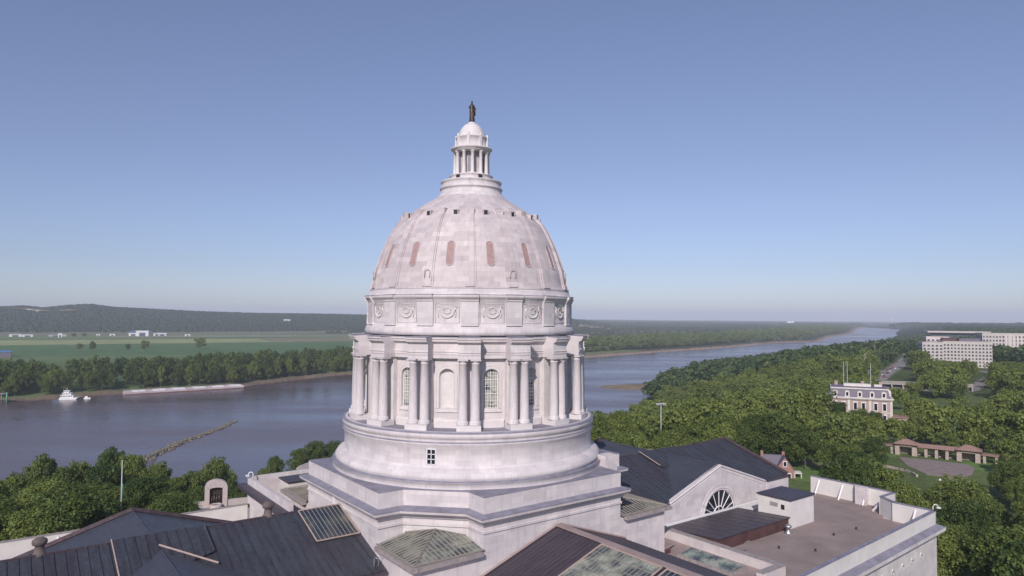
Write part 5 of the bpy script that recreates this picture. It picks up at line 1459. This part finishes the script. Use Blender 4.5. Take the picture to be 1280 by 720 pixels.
for k in range(9):
    a = radians(-30+k*14); q.obox((0+17*cos(a)*.9-14, 18*sin(a)*.8+18), (cos(a), sin(a)), (-sin(a), cos(a)), .3, 2.1, 0, .9)
q.build('wall_body', M['rubble'], wl)
sp_ = empty('garden_lamp', (115.5, 187, hz1(115.5, 187))); tag(sp_, 'small white lamp post among the trees above the roof corner', 'lamp post')
q = MB(); q.tube([(0, 0, 0), (0, 0, 4.3)], .10, 7); q.build('pole', M['white'], sp_); q = MB(); q.lathe([(.1, 4.3), (.35, 4.5), (.38, 4.9), (.15, 5.2), (0, 5.3)], 10); q.build('lamp_globe', M['white'], sp_)

# ------------------------------------------------------------------ BRICK HOUSE beyond the roof
hz_ = 28.4; hs = empty('brick_house', (80.6, 213, hz_), radians(-14)); hs.scale = (.8, .8, .8); tag(hs, 'small red brick house with steep gable and white porch just beyond the flat roof', 'house')
q = MB(); q.box(-4.5, 3.6, -3.6, 3.6, 0, 4.6); q.add([(3.6, -3.6, 4.6), (3.6, 3.6, 4.6), (3.6, 0, 9.0), (-4.5, -3.6, 4.6), (-4.5, 3.6, 4.6), (-4.5, 0, 9.0)], [(0, 1, 2), (3, 5, 4)])
q.build('brick_wall', M['brick'], hs)
q = MB(); q.slab([(-4.8, 0, 9.1), (3.9, 0, 9.1), (3.9, -4.1, 4.1), (-4.8, -4.1, 4.1)], .2); q.slab([(-4.8, 0, 9.1), (3.9, 0, 9.1), (3.9, 4.1, 4.1), (-4.8, 4.1, 4.1)], .2); q.build('gable_roof', M['slate'], hs)
# front gable facing the viewer
q = MB(); q.box(.2, 6.6, -5.0, -3.5, 0, 4.6); q.add([(.2, -5, 4.6), (6.6, -5, 4.6), (3.4, -5, 9.2)], [(0, 1, 2)]); q.build('front_gable', M['brick'], hs)
q = MB(); q.slab([(3.4, -5.3, 9.45), (3.4, 0, 9.45), (-.2, 0, 4.3), (-.2, -5.3, 4.3)], .18); q.slab([(3.4, -5.3, 9.45), (3.4, 0, 9.45), (7.0, 0, 4.3), (7.0, -5.3, 4.3)], .18); q.build('front_roof', M['slate'], hs)
for x in (-4.3, 3.4):
    q = MB(); q.box(x-.5, x+.5, -.5, .5, 7.5, 10.4); q.build('chimney', M['brick'], hs)
for x, z_ in ((1.9, 1.4), (4.9, 1.4), (3.4, 5.8), (6.2, 5)):
    if x > 6: continue
    q = MB(); q.box(x-.5, x+.5, -5.07, -4.95, z_, z_+1.7); w_ = q.build('window', M['pane_dark'], hs)
    q = MB(); q.box(x-.7, x+.7, -5.14, -4.95, z_-.25, z_); q.box(x-.7, x+.7, -5.14, -4.95, z_+1.7, z_+2.0); q.box(x-.7, x-.5, -5.14, -4.95, z_, z_+1.7); q.box(x+.5, x+.7, -5.14, -4.95, z_, z_+1.7); q.build('window_surround', M['white'], w_)
q = MB(); q.box(6.7, 9.4, -4.4, -.8, 3.2, 3.6)
for x, y in ((6.9, -4.2), (9.2, -4.2), (9.2, -1.0)): q.box(x-.15, x+.15, y-.15, y+.15, 0, 3.2)
q.build('white_porch', M['cream'], hs)
q = MB(); q.box(-4.3, -.3, -5.4, -3.6, 3.0, 3.4)
for x in (-4.1, -2.3, -.5): q.box(x-.15, x+.15, -5.3, -5.0, 0, 3.0)
q.build('entry_porch', M['white'], hs)

# ------------------------------------------------------------------ CARS
def car(x, y, rz, paint, label, group=None, z=None):
    e = empty('parked_car', (x, y, (hz1(x, y) if z is None else z)+.02), rz); tag(e, label, 'car', group)
    q = MB(); prof = [(-2.2, .35), (-2.25, .75), (-2.0, .95), (-1.3, 1.0), (.9, .98), (1.9, .85), (2.2, .7), (2.2, .35)]
    v = [(x_, s, z_) for s in (-.88, .88) for x_, z_ in prof]; n = len(prof)
    q.add(v, [tuple(range(n)), tuple(reversed(range(n, 2*n)))]+[(i, (i+1) % n, n+(i+1) % n, n+i) for i in range(n)]); q.build('body', M[paint], e)
    q = MB(); prof = [(-1.7, 1.0), (-1.25, 1.42), (.25, 1.45), (1.0, .98)]; v = [(x_, s*(.8 if z_ < 1.1 else .66), z_) for s in (-1, 1) for x_, z_ in prof]
    q.add(v, [(0, 1, 2, 3), (7, 6, 5, 4), (0, 4, 5, 1), (2, 6, 7, 3)]); q.build('windows', M['pane_dark'], e)
    q = MB(); q.add([(-1.27, -.67, 1.43), (.27, -.67, 1.46), (.27, .67, 1.46), (-1.27, .67, 1.43)], [(0, 1, 2, 3)]); q.build('roof', M[paint], e)
    for wx in (-1.4, 1.4):
        for wy in (-.85, .85):
            q = MB(); q.tube([(wx, wy-.1, .33), (wx, wy+.1, .33)], .33, 12); q.build('wheel', M['tyre'], e)
car(176.7, 258.5, radians(-50), 'silver', 'silver car parked in the tree shade right of the pergola')
car(146.5, 199.5, radians(35), 'white', 'white car at the right edge beside the garden steps', z=29.4)
car(292, 452, radians(-8), 'white', 'white car on the curved ramp below the office blocks')
cc = ['silver', 'road_red', 'white', 'slate', 'silver', 'white', 'road_red', 'silver', 'greyglass', 'white', 'road_red']
for k, c_ in enumerate(cc):
    t_ = k/len(cc); x = 293+(372-293)*t_+2.5*(k % 2); y = 552+(672-552)*t_-2*(k % 2)
    nm = {'silver': 'silver', 'road_red': 'red', 'white': 'white', 'slate': 'dark', 'greyglass': 'dark'}[c_]
    car(x, y, atan2(120, 79), c_, '%s car on the straight road running away behind the mansion' % nm, '%s cars on the far road' % nm)
for k in range(5): car(372+k*6, 606+k*3, radians(20), ('white', 'silver', 'slate', 'white', 'silver')[k], '%s car in the small lot below the office blocks' % ('white', 'silver', 'dark', 'white', 'silver')[k], '%s cars in the small lot' % ('white', 'silver', 'dark', 'white', 'silver')[k])

# ------------------------------------------------------------------ RIVER TRAFFIC
bd = atan2(724.2-654.6, -281.6+366.3)
for k in range(2):
    L = 54; cx = -366.3+cos(bd)*(L/2+k*(L+1)); cy = 654.6+sin(bd)*(L/2+k*(L+1))-1.5*k
    e = empty('river_barge', (cx, cy, -.05), bd); tag(e, ('nearer left barge of two, long flat pale grey, moored along the far bank', 'right hand barge of two, pale grey hull reaching away along the far bank')[k], 'barge', 'moored barges')
    q = MB(); q.add([(-27, -5, 0), (27, -5, 0), (27, 5, 0), (-27, 5, 0), (-27.6, -5.2, 2.6), (29, -5.2, 2.6), (29, 5.2, 2.6), (-27.6, 5.2, 2.6)], [(0, 1, 2, 3), (4, 5, 6, 7), (0, 1, 5, 4), (1, 2, 6, 5), (2, 3, 7, 6), (3, 0, 4, 7)]); q.build('hull', M['barge'], e)
    for j in range(9):
        q = MB(); x = -24+j*5.9; q.box(x-2.7, x+2.7, -4.2, 4.2, 2.6, 3.6+.12*(j % 2)); q.build('hatch_cover', M['white'] if j % 3 else M['barge'], e)
    q = MB(); q.box(-27.4, 28, -5.28, -5.2, .0, .9); q.build('waterline_band', M['hull'], e)
tb = empty('towboat', (-394.5, 617.5, 0), radians(14)); tb.scale = (.85, .85, .8); tag(tb, 'small white multi-deck towboat moored at the far bank left of the barges', 'boat')
q = MB(); q.add([(-8, -3.2, -.3), (7, -3.2, -.3), (7, 3.2, -.3), (-8, 3.2, -.3), (-8.6, -3.4, 2.0), (9, -3.4, 2.2), (9, 3.4, 2.2), (-8.6, 3.4, 2.0)], [(0, 1, 2, 3), (4, 5, 6, 7), (0, 1, 5, 4), (1, 2, 6, 5), (2, 3, 7, 6), (3, 0, 4, 7)]); q.build('hull', M['white'], tb)
for (x0, x1, z0, z1, nm) in ((-7, 4.5, 2.1, 4.7, 'main_deckhouse'), (-5.5, 2.5, 5.0, 7.3, 'upper_deckhouse'), (-4.5, .5, 7.6, 9.8, 'wheelhouse')):
    q = MB(); q.box(x0, x1, -2.8+(z0-2)*.12, 2.8-(z0-2)*.12, z0, z1); q.box(x0-.5, x1+.5, -3.1+(z0-2)*.12, 3.1-(z0-2)*.12, z1, z1+.2); w_ = q.build(nm, M['white'], tb)
    q = MB()
    for j in range(int((x1-x0)/1.5)): q.box(x0+.5+j*1.5, x0+1.3+j*1.5, -2.9+(z0-2)*.12, -2.78+(z0-2)*.12, z0+.9, z1-.5)
    q.build('window_row', M['pane_dark'], w_)
q = MB(); q.tube([(-2, 0, 9.8), (-2, 0, 13.2)], .12, 6); q.tube([(-2.8, 0, 11.8), (-1.2, 0, 11.8)], .08, 5); q.build('mast', M['white'], tb)
for y in (-1.4, 1.4): q = MB(); q.tube([(-6.2, y, 4.7), (-6.2, y, 7.4)], .4, 8); q.build('funnel', M['slate'], tb)
q = MB(); q.box(9.3, 14.5, -1.6, 1.6, -.2, 1.0); q.box(10, 12.2, -.9, .9, 1.0, 2.2)
tag(q.build('workboat', M['white']), 'tiny white workboat tied just right of the towboat', 'boat'); o = bpy.data.objects['workboat']; o.location = (-392.5, 618.5, 0); o.rotation_euler.z = radians(22)
dk = empty('timber_dock', (-433, 588, 0), radians(12)); tag(dk, 'grey timber loading dock on piles at the left edge of the far bank', 'dock')
q = MB(); q.box(-12, 3.5, -3, 3, 7.8, 8.6); q.build('platform', M['timber'], dk)
for x in (-9, -4, 1):
    for y in (-2.4, 2.4): q = MB(); q.tube([(x, y, -2), (x, y, 8)], .4, 7); q.build('pile', M['timber'], dk)
for x in (-9, -4.5, -1): q = MB(); q.tube([(x, -2.6, 8.6), (x, -2.6, 16.5)], .25, 6); q.build('derrick_post', M['lamp'], dk)
q = MB(); q.box(-10, 0, -2.8, -2.4, 12.4, 12.9); q.build('gantry_beam', M['lamp'], dk)
q = MB(); q.tube([(5.2, -3, -2), (5.2, -3, 9.6)], .65, 10); gp = q.build('mooring_pile', M['green_paint']); gp.location = (-433, 588, 0); gp.rotation_euler.z = radians(12); tag(gp, 'thick pale green mooring pile standing in the water beside the dock', 'pile')

# ------------------------------------------------------------------ AIRFIELD AND FARM BUILDINGS
def shed(x, y, L, W_, H, rz, mat, roof, label, cat, group=None, nm='hangar'):
    e = empty(nm, (x, y, hz1(x, y)), rz); tag(e, label, cat, group)
    q = MB(); q.box(-L/2, L/2, -W_/2, W_/2, 0, H); q.add([(s*L/2, a, b) for s in (-1, 1) for a, b in ((-W_/2, H), (W_/2, H), (0, H*1.3))], [(0, 1, 2), (3, 5, 4)]); q.build('wall', M[mat], e)
    q = MB(); k = H*1.3
    for sy in (-1, 1): q.quad((-L/2-.5, sy*(W_/2+.5), H), (L/2+.5, sy*(W_/2+.5), H), (L/2+.5, 0, k+.1), (-L/2-.5, 0, k+.1))
    q.build('roof', M[roof], e)
    q = MB(); q.box(-L*.25, L*.25, -W_/2-.15, -W_/2+.1, 0, H*.8); q.build('hangar_door', M['greyglass'] if mat not in ('greyglass', 'slate') else M['slate'], e)
shed(-1152, 2150, 34, 26, 13, radians(30), 'white', 'white', 'largest bright white hangar in the middle of the airfield', 'hangar')
shed(-1194, 2175, 24, 16, 7, radians(30), 'white', 'white', 'low white hangar just left of the largest one', 'hangar')
shed(-1122, 2180, 18, 14, 7, radians(30), 'white', 'barge', 'small white hangar just right of the largest one', 'hangar')
shed(-1100, 2170, 24, 12, 7, radians(30), 'barge', 'white', 'grey and white shed at the right end of the airfield buildings', 'hangar')
shed(-1255, 2330, 62, 18, 9, radians(30), 'greyglass', 'bluetarp', 'long blue grey roofed terminal behind the white hangars', 'terminal', nm='terminal')
shed(-1245, 2150, 14, 10, 5, radians(30), 'white', 'white', 'tiny white shed left of the airfield hangars', 'shed', nm='farm_shed')
shed(-1280, 2135, 9, 8, 4.5, radians(30), 'white', 'white', 'tiniest white shed at the left end of the airfield', 'shed', nm='farm_shed')
shed(-1020, 2170, 15, 10, 4.5, radians(30), 'white', 'white', 'isolated white shed right of the airfield', 'shed', nm='farm_shed')
shed(-1468, 2040, 30, 14, 6, radians(36), 'white', 'offwhite', 'long white farm building at the far left below the hills', 'farm building', nm='farm_building')
shed(-1432, 2040, 26, 12, 5, radians(36), 'white', 'white', 'second long white farm building, right beside the first at far left', 'farm building', nm='farm_building')
shed(-1370, 2080, 44, 10, 4, radians(36), 'barge', 'barge', 'low grey building in the far field right of the white farm buildings', 'farm building', nm='farm_building')
shed(-1303, 1990, 9, 9, 9, radians(36), 'white', 'white', 'lone white tower-like shed in the field left of the dark clump trees', 'shed', nm='farm_shed')
shed(-826, 1112, 34, 20, 8, radians(33), 'slate', 'bluetarp', 'bright blue roofed building at the left edge behind the trees', 'building', nm='blue_building')
for (x, y, L, lb) in ((-830, 4200, 90, 'pale quarry-like buildings on the hillside left of the dome'), (-1060, 3250, 30, 'tiny pale house cluster at the foot of the hill'), (-2120, 3050, 55, 'pale house on the cleared hillside at the upper left')):
    shed(x, y, L, 14, 9, radians(10), 'offwhite', 'white', lb, 'house', nm='hill_house')
for (x, y, w, lb) in ((5400, 9800, 60, 'tiny white water tower on the right horizon'), (2950, 7300, 70, 'tiny white building on the plain beyond the river bend'), (4100, 6500, 50, 'tiny white building on the wooded horizon above the offices')):
    e = empty('water_tower', (x, y, hz1(x, y))); tag(e, lb, 'tower' if 'tower' in lb else 'building')
    q = MB(); q.lathe([(6, 0), (5, 30), (w*.2, 36), (w*.28, 46), (w*.24, 54), (0, 60)], 14) if 'tower' in lb else q.box(-w/2, w/2, -10, 10, 0, 30)
    q.build('tank' if 'tower' in lb else 'wall', M['white'], e)
# bare cleared slopes on the hills
for (x, y, rx, ry, lb) in ((-2105, 3010, 90, 16, 'clearing'), (-1940, 3010, 46, 14, 'clearing')):
    q = MB(); n = 14; v = [(x, y, hz1(x, y)+17)]
    for i in range(n): a = 2*pi*i/n; xx = x+rx*cos(a); yy = y+ry*sin(a); v.append((xx, yy, hz1(xx, yy)+13))
    q.add(v, [(0, i+1, (i+1) % n+1) for i in range(n)]); tag(q.build('hill_clearing', M['sand']), kind='structure')
# ------------------------------------------------------------------ SKY, SUN, HAZE, CAMERA
SAZ, SEL = radians(192.0), radians(33)      # measured clockwise from +Y
w = bpy.data.worlds.new('World'); sc.world = w; w.use_nodes = True
nt = w.node_tree; nt.nodes.clear()
sky = nt.nodes.new('ShaderNodeTexSky'); sky.sky_type = 'NISHITA'; sky.sun_disc = False
sky.sun_elevation = SEL; sky.sun_rotation = SAZ; sky.altitude = 200; sky.air_density = 1.0; sky.dust_density = .6; sky.ozone_density = 4.0
bg = nt.nodes.new('ShaderNodeBackground'); bg.inputs[1].default_value = .13
ow = nt.nodes.new('ShaderNodeOutputWorld'); tcw = nt.nodes.new('ShaderNodeTexCoord'); spw = nt.nodes.new('ShaderNodeSeparateXYZ'); nt.links.new(tcw.outputs['Generated'], spw.inputs[0])
rp = nt.nodes.new('ShaderNodeValToRGB'); rp.color_ramp.elements[0].position = 0.0; rp.color_ramp.elements[0].color = (.80, .83, 1.12, 1); rp.color_ramp.elements[1].position = .46; rp.color_ramp.elements[1].color = (.95, .89, 1.05, 1)
e2 = rp.color_ramp.elements.new(.07); e2.color = (.73, .73, .94, 1); e3 = rp.color_ramp.elements.new(.22); e3.color = (.84, .77, .92, 1)
nt.links.new(spw.outputs[2], rp.inputs[0]); mxw = nt.nodes.new('ShaderNodeMix'); mxw.data_type = 'RGBA'; mxw.blend_type = 'MULTIPLY'; mxw.inputs[0].default_value = 1
nt.links.new(sky.outputs[0], mxw.inputs[6]); nt.links.new(rp.outputs[0], mxw.inputs[7]); hsv = nt.nodes.new('ShaderNodeHueSaturation'); hsv.inputs['Saturation'].default_value = .84; hsv.inputs['Value'].default_value = .84; nt.links.new(mxw.outputs[2], hsv.inputs['Color']); nt.links.new(hsv.outputs[0], bg.inputs[0]); nt.links.new(bg.outputs[0], ow.inputs[0])
L = bpy.data.lights.new('sun', 'SUN'); L.energy = 3.6; L.angle = radians(.53); L.color = (1.0, .92, .86)
so = bpy.data.objects.new('sun', L); C.objects.link(so)
from mathutils import Vector, Matrix
sd = Vector((sin(SAZ)*cos(SEL), cos(SAZ)*cos(SEL), sin(SEL)))
so.rotation_euler = sd.to_track_quat('Z', 'Y').to_euler(); so.location = (0, 0, 400)
# air
t = NT('haze_air'); pv_ = t.n('ShaderNodeVolumePrincipled'); pv_.inputs['Density'].default_value = HAZE = 9.5e-5
pv_.inputs['Color'].default_value = (.82, .87, 1.0, 1); pv_.inputs['Anisotropy'].default_value = -.12
t.l(pv_.outputs[0], t.out.inputs['Volume'])
hzb = MB(); hzb.box(-31000, 31000, -31000, 31000, -600, 175); hb = hzb.build('haze', t.m); tag(hb, kind='stuff')
cam = bpy.data.cameras.new('camera'); co = bpy.data.objects.new('camera', cam); C.objects.link(co)
cam.sensor_width = 36; cam.lens = 36*860.4/1280; cam.clip_start = .5; cam.clip_end = 80000
co.matrix_world = Matrix.Translation((0, 0, 78)) @ Matrix.Rotation(radians(92.221), 4, 'X') @ Matrix.Rotation(radians(.372), 4, 'Z')
sc.camera = co
vs = sc.view_settings; sc.display_settings.display_device = 'sRGB'
vs.view_transform = 'Standard'; vs.look = 'None'; vs.exposure = 0.0; vs.gamma = 1; vs.use_curve_mapping = False
sc.cycles.max_bounces = 6; sc.cycles.diffuse_bounces = 3; sc.cycles.transmission_bounces = 4; sc.cycles.volume_bounces = 1; sc.cycles.transparent_max_bounces = 4
sc.cycles.use_denoising = True
